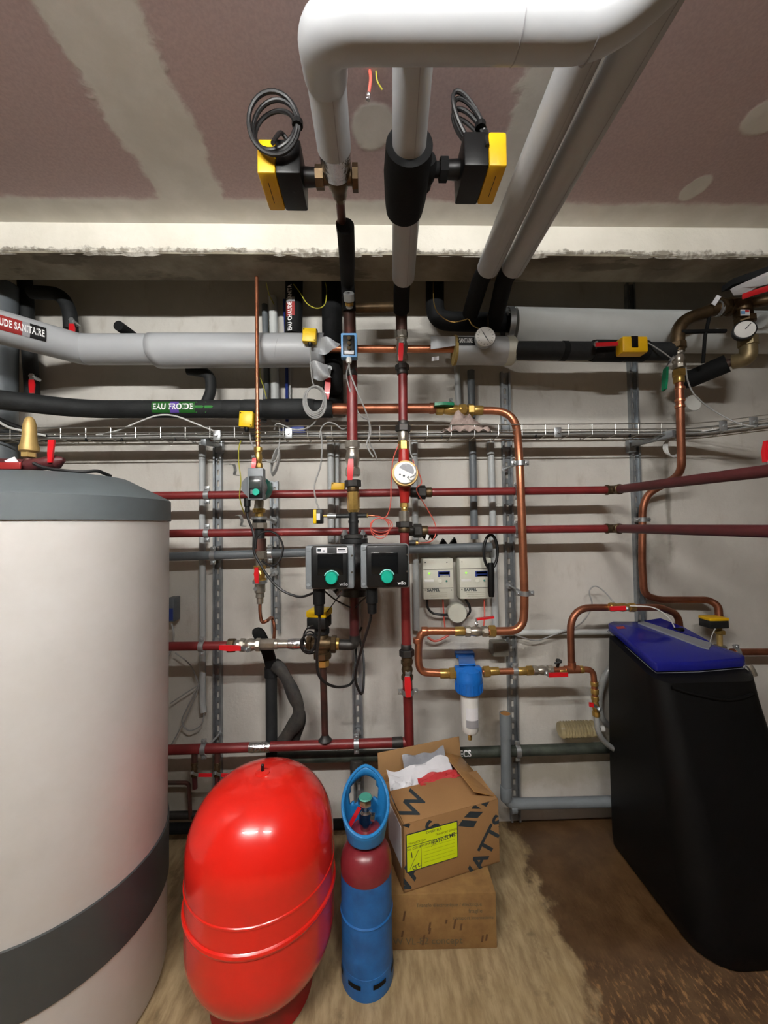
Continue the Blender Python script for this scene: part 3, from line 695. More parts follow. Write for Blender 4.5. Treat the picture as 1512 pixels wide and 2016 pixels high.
collar(cc, P(652, 805, OC), P(690, 805, OC), rcc*1.12, 'copper_dull'); collar(cc, P(845, 804, OC), P(856, 804, OC), rcc*1.12, 'copper_dull')
ball_valve('lever_valve', 'brass valve with green lever before the tall copper bend', P(858, 806, OC), P(918, 807, OC), .022, (0, -.3, 1), [P(893, 797, OC+.03), P(872, 796, OC+.04), P(855, 797, OC+.04)], YA, 'brass', 'green_plastic', .03, t=.012)
# tall copper loop from the cold main down to the filter
OT = .22
tl = run('copper_pipe', 'tall bent copper pipe standing right of the slotted rail', [(922, 808, OC), (1014, 809, OC+.01), (1023, 905, OT), (1033, 1180, OT), (1030, 1242, OT), (958, 1243, OT)], 17, 'copper', .13, 'v'); rt = R[tl.name]
hexnut(tl, P(920, 808, OC), P(932, 808, OC), rt*1.7, 'brass'); collar(tl, P(932, 808, OC), P(950, 808, OC), rt*1.25, 'brass')
clamp(tl, P(1024, 912, OT), ZA, rt, P(995, 923, .025), XA); clamp(tl, P(1034, 1168, OT), ZA, rt, P(1003, 1153, .025), XA)
hexnut(tl, P(962, 1243, OT), P(975, 1243, OT), rt*1.5, 'brass')
v = ball_valve('lever_valve', 'ball valve with a raised thin red lever above the blue filter', P(915, 1243, OT), P(960, 1243, OT), .019, (0, -.15, 1), [P(938, 1219, OT+.03), P(972, 1215, OT+.03)], YA, 'nickel', 'red_plastic', .02, t=.007)
lp = run('copper_pipe', 'copper loop feeding the blue filter from above', [(916, 1243, OT), (826, 1242, OT), (823, 1290, OT), (826, 1323, OT), (880, 1326, OT)], 15, 'copper', .045, 'v')
rl = R[lp.name]
for a, b in (((830, 1243), (842, 1243)), ((822, 1256), (822.5, 1266)), ((895, 1243), (914, 1243)), ((866, 1326), (884, 1326))): collar(lp, P(*a, OT), P(*b, OT), rl*1.22, 'copper' if a[0] < 860 else 'brass', 'press_collar')

# ------------------------------------------------------------------ blue water filter
fl = thing('water_filter', 'blue topped water filter with a white bowl under the meter boxes', 'filter', P(924, 1440, OT))
fa = P(922, 1312, OT); rw = SV(922, 1340, OT, 54)
def zpx(y, x=922): return P(x, y, OT).z
prof = [(zpx(1362), rw*.90), (zpx(1360), rw*.98), (zpx(1338), rw), (zpx(1334), rw*1.02), (zpx(1330), rw*.96), (zpx(1318), rw*.86), (zpx(1311), rw*.4), (zpx(1309), 0.001)]
part('head', M().lathe([(h, r) for h, r in prof], V((fa.x, fa.y, 0)), ZA, 28), 'blue_plastic', fl)
mrib = M()
for k in range(22):
    a = 2*math.pi*k/22; mrib.box(V((fa.x+math.cos(a)*rw, fa.y+math.sin(a)*rw, (zpx(1341)+zpx(1358))/2)), (.004, .004, zpx(1341)-zpx(1358)), (V((math.cos(a), math.sin(a), 0)), V((-math.sin(a), math.cos(a), 0)), ZA))
part('ring_ribs', mrib, 'blue_plastic', fl)
c, s = PB(897, 1315, 950, 1338, OT+.02, .04); part('port_block', M().box(c, s, b=.008), 'blue_plastic', fl)
bk = M(); a0 = P(900, 1310, .02)
c, s = PB(898, 1286, 935, 1296, .04, .04); bk.box(c, s, b=.004)
bk.box((P(917, 1290, .03)+P(920, 1308, OT))/2+V((0, 0, .0)), (s[0]*.8, OT-.01, .006), (XA, (P(920, 1308, OT)-P(917, 1290, .03)).normalized()*-1, (P(920, 1308, OT)-P(917, 1290, .03)).normalized().cross(XA)), b=.002)
for sx_ in (-.03, 0, .03): bk.box((P(917, 1296, .03)+P(920, 1312, OT))/2+V((sx_, 0, 0)), (.005, OT-.03, .02), (XA, (P(920, 1308, OT)-P(917, 1290, .03)).normalized()*-1, (P(920, 1308, OT)-P(917, 1290, .03)).normalized().cross(XA)))
part('wall_bracket', bk, 'blue_plastic', fl)
r2_ = SV(923, 1400, OT, 36)
part('bowl', M().lathe([(zpx(1441), .001), (zpx(1441), r2_*.75), (zpx(1437), r2_*.92), (zpx(1425), r2_*.96), (zpx(1362), r2_)], V((fa.x+.002, fa.y, 0)), ZA, 26), 'white_plastic', fl)
for y0, y1, mt_, nm in ((1387, 1411, 'paper', 'white_label'), (1411, 1426, 'sticker_grey', 'grey_label')):
    part(nm, twrap(sheet(zpx(y0)-zpx(y1), .052), V((fa.x+.004, fa.y, (zpx(y0)+zpx(y1))/2)), ZA, V((0, -1, 0)), r2_+.0008), mt_, fl)
part('drain_tip', M().rod(V((fa.x, fa.y, zpx(1456))), V((fa.x, fa.y, zpx(1441))), .008, 12), 'brass', fl)
for x0, x1, k in ((884, 897, 1.5), (951, 964, 1.5)): hexnut(fl, P(x0, 1326-(x0-884)*.05, OT), P(x1, 1326-(x1-884)*.05, OT), rl*k, 'brass')
f2 = run('copper_pipe', 'copper pipe leading right from the blue filter to the tee', [(950, 1323, OT), (1122, 1318, OT)], 13, 'copper', .02); rf = R[f2.name]
for x0, x1 in ((963, 982), (1020, 1036), (1100, 1115)): collar(f2, P(x0, 1322, OT), P(x1, 1321, OT), rf*1.25, 'brass', 'press_collar')
clamp(f2, P(1014, 1321, OT), XA, rf, P(1012, 1316, .02), ZA)
hexnut(f2, P(1036, 1320.5, OT), P(1048, 1320, OT), rf*1.6, 'brass')
ball_valve('lever_valve', 'valve with a dark red lever left of the copper tee', P(1048, 1320, OT), P(1088, 1319, OT), .017, -YA, [P(1080, 1329, OT+.05), P(1118, 1328, OT+.05)], ZA, 'nickel', 'red_plastic', .02)
part('test_tap', M().lathe([(0, .006), (.03, .006), (.03, .012), (.036, .012)], P(1097, 1315, OT), V((.1, -.3, 1)), 10).sweep([P(1092, 1306, OT+.03), P(1102, 1304, OT+.03)], .004, 6), 'iron_black', f2)
t2 = run('copper_pipe', 'copper branch rising from the tee and bending over the softener', [(1125, 1318, OT), (1122, 1196, OT), (1300, 1196, .17), (1337, 1210, .135), (1338, 1262, .125)], 16, 'copper_dull', [.1, .02, .05], 'v'); 
part('tee', M().lathe([(-.03, rf*1.25), (.03, rf*1.25)], P(1126, 1318, OT), XA, 16).lathe([(0, rf*1.3), (.03, rf*1.3)], P(1126, 1318, OT), ZA, 16), 'copper', t2)
ball_valve('lever_valve', 'small valve with red lever on the copper bend above the softener', P(1200, 1195, OT+.003), P(1250, 1196, OT+.006), .016, -YA, [P(1232, 1197, OT+.045), P(1201, 1198, OT+.045)], ZA, 'brass', 'red_plastic', .02)
t3 = run('copper_pipe', 'short copper elbow dropping to the hose beside the softener', [(1126, 1318, OT), (1168, 1318, OT), (1171, 1372, OT)], 13, 'copper', .03, 'v')
for a, b in (((1140, 1318), (1148, 1318)), ((1170, 1342), (1170.5, 1350)), ((1171, 1356), (1171, 1366))): collar(t3, P(*a, OT), P(*b, OT), R[t3.name]*1.25, 'brass', 'press_collar')
ball_valve('lever_valve', 'tiny tap with a red butterfly handle above the hose', P(1171, 1370, OT), P(1174, 1410, OT), .013, -YA, [P(1168, 1388, OT+.045), P(1160, 1387, OT+.045)], ZA, 'brass', 'red_plastic', .02)
solo('drain_hose', M().sweep(spline(PP([(1174, 1408, OT), (1178, 1440, OT), (1192, 1462, OT-.02), (1216, 1480, OT-.05)])), .011, 12), 'hose', 'grey hose curving from the tiny tap behind the softener', 'hose')
solo('drain_hose', M().sweep(spline(PP([(1216, 1300, .08), (1192, 1330, .08), (1180, 1375, .08), (1186, 1415, .08), (1216, 1440, .07)])), .013, 12), 'hose', 'grey hose loop showing at the left edge of the softener', 'hose')

# ------------------------------------------------------------------ left riser (x ~ 690) down to the twin pump
OV = .25
OB = .165
lr = run('red_riser', 'left red riser pipe above the twin pumps', [(693, 728, OV), (693.5, 872, OV)], 21, 'red_pipe', .02, 'v'); r1 = R[lr.name]
part('bronze_top', M().sweep(rounded(PP([(688, 600, OV+.005), (691, 730, OV)]), .02), r1*1.12, 20), 'rust_pipe', lr)
collar(lr, P(691, 722, OV), P(692.5, 742, OV), r1*1.1, 'cast_iron', 'weld_collar')
av = P(688, 606, .30); ad = V((0, -.75, .62)).normalized()
part('air_vent', M().lathe([(0, .013), (.026, .013), (.026, .020), (.052, .021), (.054, .019)], av, ad, 20), 'pale_pvc', lr)
part('vent_hole', M().lathe([(.0535, .005), (.0548, .005)], av, ad, 12), 'black_plastic', lr)
part('vent_ring', M().lathe([(.010, .016), (.022, .016)], av, ad, 18), 'brass', lr)
ts = thing('thermostat', 'open blue framed thermostat box clamped on the left riser', 'thermostat', P(687, 710, OV+.06))
c, s = PB(671, 655, 703, 703, OV+.07, .035); part('frame', M().box(c, s, b=.004), 'blue_frame', ts)
c, s = PB(675, 659, 698, 698, OV+.074, .03); part('inside', M().box(c, s, b=.003), 'black_plastic', ts)
for y in (665, 675, 685): part('terminal', M().rod(P(687, y, OV+.076), P(687, y, OV+.085), .007, 10), 'chrome', ts)
c, s = PB(678, 690, 697, 697, OV+.078, .01); part('label_strip', M().box(c, s, b=.002), 'paper', ts)
part('cable_gland', M().lathe([(0, .010), (.012, .012), (.022, .009)], P(687, 704, OV+.06), -ZA, 8), 'white_plastic', ts)
ball_valve('lever_valve', 'large nickel valve with long red lever on the left riser', P(693.5, 868, OV), P(694.5, 938, OV), r1*1.22, -YA, [P(691, 904, OV+.075), P(690, 922, OV+.08), P(689, 945, OV+.078)], XA, 'nickel', 'red_plastic', .024, t=.008)
fit = thing('brass_check_valve', 'brass check valve and iron cross fitting above the twin pumps', 'fitting', P(696, 1060, OV))
hexnut(fit, P(694.5, 945, OV), P(695, 959, OV), r1*1.55); collar(fit, P(695, 958, OV), P(695, 968, OV), r1*1.1, 'bronze')
part('check_valve', M().lathe([(0, r1*.95), (.012, r1*1.15), (.075, r1*1.15), (.085, r1*.9)], P(695.5, 967, OV), -ZA, 8), 'brass', fit, sharp=25)
part('cross_body', M().rod(P(696, 1002, OV), P(696.5, 1056, OV), r1*.86, 18).rod(P(660, 1016, OV), P(722, 1015, OV), r1*.42, 14).lathe([(0, r1*.95), (.006, r1*1.0), (.012, r1*.95)], P(696, 1024, OV), -ZA, 18), 'iron_black', fit)
part('arm_coupling', M().rod(P(645, 1016, OV), P(662, 1016, OV), r1*.5, 14), 'zinc', fit); part('arm_nipple', M().rod(P(632, 1016, OV), P(646, 1016, OV), r1*.22, 12), 'brass', fit)
hexnut(fit, P(720, 1015, OV), P(725, 1015, OV), r1*.4, 'brass'); part('probe', M().rod(P(725, 1015, OV), P(738, 1016, OV), r1*.14, 10), 'copper', fit)
fl_ = M().lathe([(0, r1*2.5), (.014, r1*2.5)], P(696.5, 1052, OV), -ZA, 28)
part('flange', fl_, 'cast_iron', fit)
for dx in (-1, 1):
    for dy in (-1, 1):
        q = P(696.5, 1053, OV)+V((dx*r1*1.7, dy*r1*1.5, 0)); part('bolt', M().lathe([(-.03, .006), (0, .006), (0, .011), (.010, .011), (.010, .006), (.020, .006)], q, ZA, 6), 'zinc', fit)
sb = thing('sensor_box', 'small yellow and black flow sensor on the cross arm', 'sensor', P(626, 1030, OV))
c, s = PB(622, 1003, 635, 1031, OV+.02, .04); part('housing', M().box(c, s, b=.004), 'black_plastic', sb)
c, s = PB(616, 1003, 623, 1031, OV+.02, .04); part('cover', M().box(c, s, b=.004), 'yellow_plastic', sb)
c, s = PB(623, 1011, 630, 1024, OV+.0215, .003); part('label_strip', M().box(c, s), 'paper', sb)
cable('grey wire dropping from the tray to the small flow sensor', [(632, 850, .2), (634, 885, .22), (630, 920, .23), (619, 955, .24), (622, 985, .25), (629, 1004, .26)], .0035)

# ------------------------------------------------------------------ twin pump
tp = thing('twin_pump', 'twin head circulation pump with two black control boxes and green knobs', 'pump', P(697, 1180, OV))
part('volute', M().lathe([(-.085, .04), (-.075, .085), (-.03, .10), (.03, .10), (.075, .085), (.085, .04)], P(700, 1115, OV), XA, 26).rod(P(697, 1060, OV), P(698, 1172, OV), .05, 22), 'iron_black', tp)
part('top_flange', M().lathe([(0, r1*2.6), (.018, r1*2.6)], P(696.5, 1060, OV), -ZA, 28), 'iron_black', tp)
part('bottom_flange', M().lathe([(0, r1*2.2), (.016, r1*2.2)], P(697, 1160, OV), -ZA, 28), 'cast_iron', tp)
for xc, yo in ((648, 0), (757, -2)):
    c = P(xc, 1116+yo, OV+.05); part('motor', M().lathe([(0, .07), (.05, .075), (.10, .07)], c, -YA, 26), 'iron_black', tp)
for x0, y0, x1, y1, lt, stick in ((601, 1074, 697, 1160, False, True), (710, 1072, 806, 1158, True, False)):
    c, s = PB(x0, y0, x1, y1, OV+.22, .09); hd = part('control_box', M().box(c, s, b=.006), 'grey_plastic', tp)
    c2, s2 = PB(x0+11, y0+1, x1-(2 if lt else 12), y1-1, OV+.235, .05); part('front_cover', M().box(c2, s2, b=.008), 'black_plastic', hd)
    if not lt:
        c2, s2 = PB(x1-12, y0+3, x1-1, y1-2, OV+.21, .06); part('side_cover', M().box(c2, s2, b=.006), 'black_plastic', hd)
    c2, s2 = PB(x0+(24 if not lt else 21), y0+16, x1-22, y0+58, OV+.2365, .004); part('glass_panel', M().box(c2, s2, b=.001), 'black_gloss', hd)
    kx, ky = (x0+52, y0+64); kc = P(kx, ky, OV+.235)
    part('knob', M().lathe([(0, .0215), (.012, .0205), (.015, .018)], kc, -YA, 26), 'teal', hd)
    m = M(); ka = [kc+V((math.cos(a)*.0245, -.002, math.sin(a)*.0245)) for a in [math.radians(d_) for d_ in range(20, 161, 10)]]; m.sweep(ka, .0022, 6); part('knob_arc', m, 'teal_pale', hd)
    part('lettering', tplace(text('wilo', .016, 1.0, .0003), P(x1-(15 if lt else 20), y1-10, OV+.2355), XA, ZA, .001), 'sticker_grey' if not lt else 'white_ink', hd)
    for yy in (y0+8, y1-8): part('cover_screw', M().rod(P(x0+6, yy, OV+.22), P(x0+6, yy, OV+.2225), .006, 10), 'grey_plastic', hd)
    for yy in (y0+20, y0+53): part('screw', M().rod(P(x1-4, yy, OV+.235), P(x1-4, yy, OV+.2385), .0035, 8), 'chrome', hd)
    if stick:
        for sx0, sx1 in ((x0+22, x0+43), (x0+62, x0+83)):
            c2, s2 = PB(sx0, y0+4, sx1, y0+15, OV+.2362, .002); sk = part('white_label', M().box(c2, s2), 'paper', hd)
            c2, s2 = PB(sx0+2, y0+6.5, sx1-(4 if sx0 > x0+50 else 12), y0+(9 if sx0 > x0+50 else 12), OV+.2366, .002); part('print', M().box(c2, s2), 'ink', sk)
            if sx0 > x0+50:
                c2, s2 = PB(sx0+2, y0+12, sx1-3, y0+12.8, OV+.2366, .002); part('print', M().box(c2, s2), 'ink', sk)
            else:
                c2, s2 = PB(sx1-9, y0+9, sx1-5, y0+13, OV+.2366, .002); part('print', M().box(c2, s2), 'paper_grey', sk)
    gx = x0+(27 if not lt else 22); gc = P(gx, y1, OV+.19)
    part('cable_gland', M().lathe([(0, .021), (.05, .021), (.052, .017), (.085, .016), (.088, .010)], gc, -ZA, 14), 'black_plastic', tp)
gl, gr_ = (628, 1198, OV+.19), (731, 1196, OV+.19)
def blk(lab, px, r=.005): return cable(lab, px, r, 'black_cable', 'power_cable')
blk('black power cable hanging in a wide loop from the left pump', [(628, 1196, OV+.19), (629, 1240, OV+.18), (624, 1290, OV+.16), (629, 1332, OV+.14), (660, 1352, OV+.1), (692, 1345, .25), (700, 1310, .22), (702, 1260, .16), (712, 1235, .12)])
blk('black power cable looping down from the right pump', [(731, 1192, OV+.19), (729, 1220, OV+.18), (716, 1265, OV+.14), (703, 1310, OV+.1), (700, 1340, OV+.06), (711, 1366, OV+.04), (716, 1345, OV), (715, 1290, .2), (705, 1245, .15), (700, 1205, .12)])
blk('short black cable between the pump and the motor valve', [(638, 1163, OV+.1), (662, 1182, OV+.08), (690, 1196, OV+.03)], .003)
blk('black cable crossing below the right pump to the pipe', [(738, 1165, OV+.1), (715, 1180, OV+.06), (700, 1196, OV+.03)], .003)

# elbow, three-way valve and return line to the left
OL = .235
t = run('red_pipe', 'short dark red pipe dropping from the twin pump', [(697, 1170, OL+.01), (698, 1252, OL)], 19, 'dark_red_pipe', .02, 'v'); rd = R[t.name]
part('elbow', M().sweep(rounded(PP([(698, 1250, OL), (698, 1270, OL), (668, 1269, OL)]), .03), rd*1.08, 18), 'cast_iron', t)
tw = thing('motor_valve', 'bronze three-way valve with a yellow motor box under the left pump', 'motor valve', P(634, 1300, OL))
b0 = P(634, 1267, OL)
part('valve_body', M().lathe([(-.05, .024), (-.03, .027), (0, .035), (.03, .027), (.05, .024)], b0, XA, 20).lathe([(0, .03), (.06, .027)], b0, -ZA, 20).lathe([(0, .03), (.035, .026), (.05, .02)], b0, ZA, 20), 'bronze', tw)
hexnut(tw, P(646+6, 1268, OL), P(662, 1268, OL), .034, 'bronze', n_=8); hexnut(tw, P(604, 1268, OL), P(614, 1268, OL), .034, 'bronze', n_=8)
collar(tw, P(660, 1268, OL), P(668, 1268, OL), .024, 'brass', 'tail'); hexnut(tw, P(635, 1283, OL), P(635.5, 1296, OL), .036, 'bronze', n_=8); hexnut(tw, P(636, 1298, OL), P(636, 1312, OL), .024, 'brass')
part('actuator_neck', M().lathe([(.03, .018), (.04, .03), (.06, .03), (.07, .02)], b0, ZA, 16), 'iron_black', tw)
c, s = PB(606, 1216, 646, 1240, OL+.05, .08); yax = (V((.98, -.2, 0)).normalized(), V((.2, .98, 0)).normalized(), ZA)
part('motor_base', M().box(c, s, yax, b=.006), 'black_plastic', tw)
c, s = PB(605, 1203, 647, 1217, OL+.05, .085); part('motor_cover', M().box(c, s, yax, b=.006), 'yellow_plastic', tw)
m = M(); cc2 = P(609, 1262, OL+.07)
for k in range(4): m.sweep([cc2+V((math.cos(a)*(.022+.004*k), .01*math.sin(a+k), math.sin(a)*(.034+.005*(k % 2))-.004*k)) for a in [2*math.pi*i/20 for i in range(20)]], .003, 6, closed=True)
m.sweep(spline(PP([(617, 1232, OL+.09), (606, 1236, OL+.1), (598, 1250, OL+.09), (602, 1265, OL+.08)])), .003, 6)
part('motor_cable', m, 'black_cable', tw)
blk('thin black wire rising from the valve motor to the foil', [(641, 1208, OL+.05), (655, 1190, OL+.02), (668, 1172, OL)], .002)
part_ = solo('foil_pipe_stub', M().sweep(PP([(668, 1158, .12), (655, 1170, .14)]), .03, 14), 'foil', 'crumpled foil wrapped stub behind the left pump', 'pipe')
dn = run('dark_pipe', 'thin dark red pipe falling from the three-way valve', [(636, 1308, OL), (640, 1455, .17)], 13.5, 'rust_pipe', .02, 'v')
part('weld_foot', M().lathe([(0, R[dn.name]), (.012, R[dn.name]*1.3), (.022, R[dn.name]*2)], P(640, 1446, .175), -ZA, 16), 'cast_iron', dn)
ret = run('return_pipe', 'nickel return pipe wrapped in foil left of the three-way valve', [(604, 1268, OL), (540, 1268, OL)], 18, 'nickel', .02); rq = R[ret.name]
part('foil_wrap', M().lathe([(0, rq*1.05), (.02, rq*1.25), (.05, rq*1.2), (.06, rq*1.08)], P(567, 1268, OL), XA, 18), 'foil', ret)
hexnut(ret, P(512, 1268, OL), P(541, 1268, OL), rq*1.25, 'nickel', n_=8)
collar(ret, P(541, 1268, OL), P(548, 1268, OL), rq*1.2, 'nickel')
ball_valve('lever_valve', 'ball valve with flat red lever on the left return pipe', P(473, 1270, OL), P(514, 1269, OL), .023, (0, -1, -.2), [P(474, 1276, OL+.06), P(452, 1276, OL+.065), P(432, 1275, OL+.06)], ZA, 'nickel', 'red_plastic', .022)
rl2 = run('red_pipe', 'red return pipe emerging from behind the white tank at mid height', [(290, 1273, OL), (458, 1271, OL)], 18, 'red_pipe', .02); rr2 = R[rl2.name]
hexnut(rl2, P(449, 1271, OL), P(463, 1270.5, OL), rr2*1.6, 'bronze', n_=10); collar(rl2, P(463, 1270, OL), P(475, 1270, OL), rr2*1.15, 'nickel')
clamp(rl2, P(398, 1272, OL), XA, rr2, P(425, 1262, .02), ZA)
# ------------------------------------------------------------------ right riser (x ~ 795) with water meter
rr_ = run('red_riser', 'upper red stretch of the right riser above the meter', [(793, 736, OV), (793.5, 838, OV)], 18, 'red_pipe', .02, 'v'); r3 = R[rr_.name]
part('bronze_top', M().sweep(rounded(PP([(790, 604, OV+.01), (790.5, 660, OV)]), .02), r3*1.25, 18), 'rust_pipe', rr_)
hexnut(rr_, P(791.5, 718, OV), P(792, 729, OV), r3*1.55); collar(rr_, P(792, 728, OV), P(792.5, 738, OV), r3*1.25, 'cast_iron')
collar(rr_, P(793.5, 829, OV), P(793.5, 838, OV), r3*1.2, 'cast_iron'); hexnut(rr_, P(793.5, 837, OV), P(793.5, 850, OV), r3*1.7); collar(rr_, P(793.5, 850, OV), P(794, 869, OV), r3*1.12, 'nickel')
ball_valve('lever_valve', 'nickel valve with red lever at the top of the right riser', P(790.5, 652, OV), P(791.5, 714, OV), r3*1.2, -YA, [P(789.5, 676, OV+.07), P(789, 692, OV+.075), P(788.5, 711, OV+.073)], XA, 'nickel', 'red_plastic', .02, t=.008)
wm_ = thing('water_meter', 'red water meter with white round dial on the right riser', 'meter', P(795, 1000, OV))
hexnut(wm_, P(794, 868, OV), P(794.5, 886, OV), r3*1.2, 'brass')
L = (P(796, 990, OV)-P(795, 885, OV)).length
part('body', M().lathe([(0, r3*1.1), (L*.22, r3*1.25), (L*.34, r3*1.7), (L*.5, r3*2.1), (L*.64, r3*1.7), (L*.74, r3*1.25), (L, r3*.95)], P(795, 885, OV), -ZA, 22), 'red_pipe' if False else 'meter_red', wm_)
hc = P(797, 935, OV+.03); ax_ = V((-.05, -1, .12)).normalized()
part('dial_housing', M().lathe([(0, .05), (.02, .052), (.03, .05)], hc, ax_, 30), 'brass_pale', wm_)
dl_ = part('dial', M().lathe([(.03, .0), (.03, .0435), (.037, .0435), (.039, .041), (.039, 0)], hc, ax_, 30), 'dial_white', wm_)
up_ = (ZA-ax_*ZA.dot(ax_)).normalized(); rt_ = up_.cross(ax_)*-1
rt_ = ax_.cross(up_)*-1 if rt_.x < 0 else rt_
win = [V((.030*math.cos(a)+.002, .030*math.sin(a)+.006, 0)) for a in [math.radians(d_) for d_ in range(-8, 173, 12)]]
mw = M().add(win, [tuple(range(len(win)))]); mw.v = [hc+ax_*.0396+(rt_*(v.x*.94+v.y*.34)+up_*(v.y*.94-v.x*.34)) for v in mw.v]; part('window', mw, 'paper_grey', dl_)
for dx, dy, q in ((-.02, -.008, .004), (-.005, -.014, .005), (.012, -.02, .006)): part('mark', M().rod(hc+ax_*.0392+rt_*dx+up_*dy, hc+ax_*.0399+rt_*dx+up_*dy, q, 4), 'ink', dl_)
part('pulse_lug', M().lathe([(.0, .010), (.006, .010), (.006, .005)], hc+ax_*.039+rt_*.022+up_*-.022, ax_, 12), 'white_plastic', dl_)
hexnut(wm_, P(796, 990, OV), P(796, 999, OV), r3*.95, 'brass'); collar(wm_, P(796, 999, OV), P(796, 1006, OV), r3*.7, 'brass'); hexnut(wm_, P(796, 1006, OV), P(796, 1028, OV), r3*1.2, 'nickel', n_=12)
lo = run('red_riser', 'lower red stretch of the right riser below the meter', [(796, 1040, OV), (800, 1272, OV-.02)], 18.5, 'red_pipe', .02, 'v'); r4 = R[lo.name]
hexnut(lo, P(796, 1027, OV), P(796, 1038, OV), r4*1.75); collar(lo, P(796, 1037, OV), P(796, 1048, OV), r4*1.25, 'bronze')
collar(lo, P(800, 1268, OV-.02), P(800, 1278, OV-.02), r4*1.15, 'cast_iron'); hexnut(lo, P(800.5, 1278, OV-.02), P(801, 1292, OV-.02), r4*1.6); collar(lo, P(801, 1292, OV-.02), P(801, 1300, OV-.02), r4*1.15, 'bronze')
part('probe_pocket', M().rod(P(805, 1069, OV), P(818, 1069, OV), .011, 12), 'iron_black', lo); part('probe_tip', M().rod(P(818, 1069, OV), P(823, 1069, OV), .007, 8), 'brass', lo)
ball_valve('lever_valve', 'lower valve with a long red lever on the right riser', P(801, 1298, OV-.02), P(802, 1338, OV-.03), r4*1.1, -YA, [P(802, 1332, OV+.05), P(803, 1350, OV+.055), P(804, 1372, OV+.05)], XA, 'bronze', 'red_plastic', .026, t=.009)
l5 = run('red_riser', 'bottom red stretch of the right riser joining the lower pipe', [(802, 1336, OV-.03), (805, 1440, OB+.01), (805.5, 1467, OB)], 19, 'red_pipe', .02, 'v')
clamp(l5, P(803, 1362, .22), ZA, R[l5.name], P(800, 1362, .02), XA)

# ------------------------------------------------------------------ lower red pipe and the black pipe behind it
bp_ = run('red_pipe', 'lowest red pipe running behind the red vessel', [(280, 1478, OB), (803, 1461, OB)], 21, 'red_pipe', .02); rb2 = R[bp_.name]
collar(bp_, P(772, 1462, OB), P(793, 1461, OB), rb2*1.1, 'cast_iron'); 
part('foil_tape', M().lathe([(0, rb2*1.04), (.01, rb2*1.09), (.07, rb2*1.1), (.085, rb2*1.04)], P(491, 1471.5, OB), XA, 20), 'foil', bp_)
clamp(bp_, P(402, 1474, OB), V((1, 0, .03)), rb2, P(431, 1447, .02), ZA); clamp(bp_, P(702, 1464, OB), V((1, 0, .03)), rb2, P(705, 1442, .02), ZA)
for x, y, lab in ((383, 1478, 'left of two small drain taps hanging under the lowest red pipe'), (428, 1477, 'right of two small drain taps hanging under the lowest red pipe')):
    t = ball_valve('drain_tap', lab, P(x, 1500, OB), P(x, 1528, OB), .012, -YA, [P(x+8, 1526, OB+.045), P(x+34, 1526, OB+.045)], ZA, 'bronze', 'red_plastic', .014)
    part('stub', M().rod(P(x, 1482, OB), P(x, 1502, OB), .012, 12), 'rust_pipe', t); part('tail', M().rod(P(x, 1526, OB), P(x+1, 1552, OB), .010, 12), 'dark_red_pipe', t)
run('drain_line', 'thin dark pipe low behind the gap beside the white tank', [(260, 1541, .08), (372, 1541, .08), (375, 1612, .08)], 9, 'rust_pipe', .02)
run('drain_line', 'thick dark pipe near the floor behind the red vessel', [(200, 1608, .07), (500, 1602, .07)], 18, 'cast_iron', .02)
run('floor_pipe', 'black pipe lying along the wall foot behind the vessel', [(290, 1632, .08), (700, 1622, .08)], 24, 'black_foam', .02)
ec = run('black_water_pipe', 'black coated pipe lettered ECS behind the cardboard box', [(530, 1492, .075), (760, 1487, .075), (1220, 1471, .075)], 24, 'ecs_pipe', .02); re_ = R[ec.name]
part('lettering', twrap(text('ECS', .040, .72, .0012), P(914, 1480, .075), XA, V((0, -1, .1)), re_+.001), 'white_ink', ec)
clamp(ec, P(1019, 1478, .075), XA, re_, P(1014, 1476, .02), ZA)
foam('foam_insulated_pipe', 'straight black foam pipe standing behind the red vessel', PP([(534, 1316, .1), (535, 1500, .1)]), SV(534, 1400, .1, 23), 'black_foam2')
t = thing('foam_collar', 'dark collar with torn black foam tongue at the return pipe', 'insulation', P(520, 1320, .12))
part('collar', M().rod(P(534, 1313, .1), P(534, 1332, .1), SV(534, 1320, .1, 27), 18), 'black_foam', t)
part('tongue', M().strip(spline(PP([(505, 1236, .2), (512, 1252, .2), (524, 1275, .17), (532, 1300, .14), (535, 1316, .12)])), V((1, -.2, .2)), [.012, .024, .035, .04, .045, .05, .05, .05, .05, .05, .05, .05, .05, .05, .05, .05, .05, .05, .05, .05, .05, .05, .05, .05, .05, .05, .05, .05, .05, .05, .05, .05, .05][:33], .012), 'black_foam', t)
def worn(lab, px, r): return solo('torn_foam', M().sweep(spline(PP(px), 6), [r*(1+.10*math.sin(i*.45)+.05*random.random()) for i in range((len(px)-1)*6+1)], 12, sx=.6), 'worn_foam', lab, 'insulation')
worn('long twisted strip of torn black foam hanging by the straight foam pipe', [(540, 1308, .13), (552, 1318, .14), (566, 1340, .15), (580, 1372, .16), (588, 1395, .16), (585, 1418, .16), (570, 1440, .15), (556, 1462, .14)], .028)
worn('frayed shorter end of torn black foam above the lowest pipe', [(590, 1400, .13), (590, 1425, .13), (582, 1450, .12), (574, 1466, .12)], .022)
worn('flattened scrap of black foam below the lowest red pipe', [(703, 1496, .1), (702, 1515, .1), (700, 1536, .1)], .026)

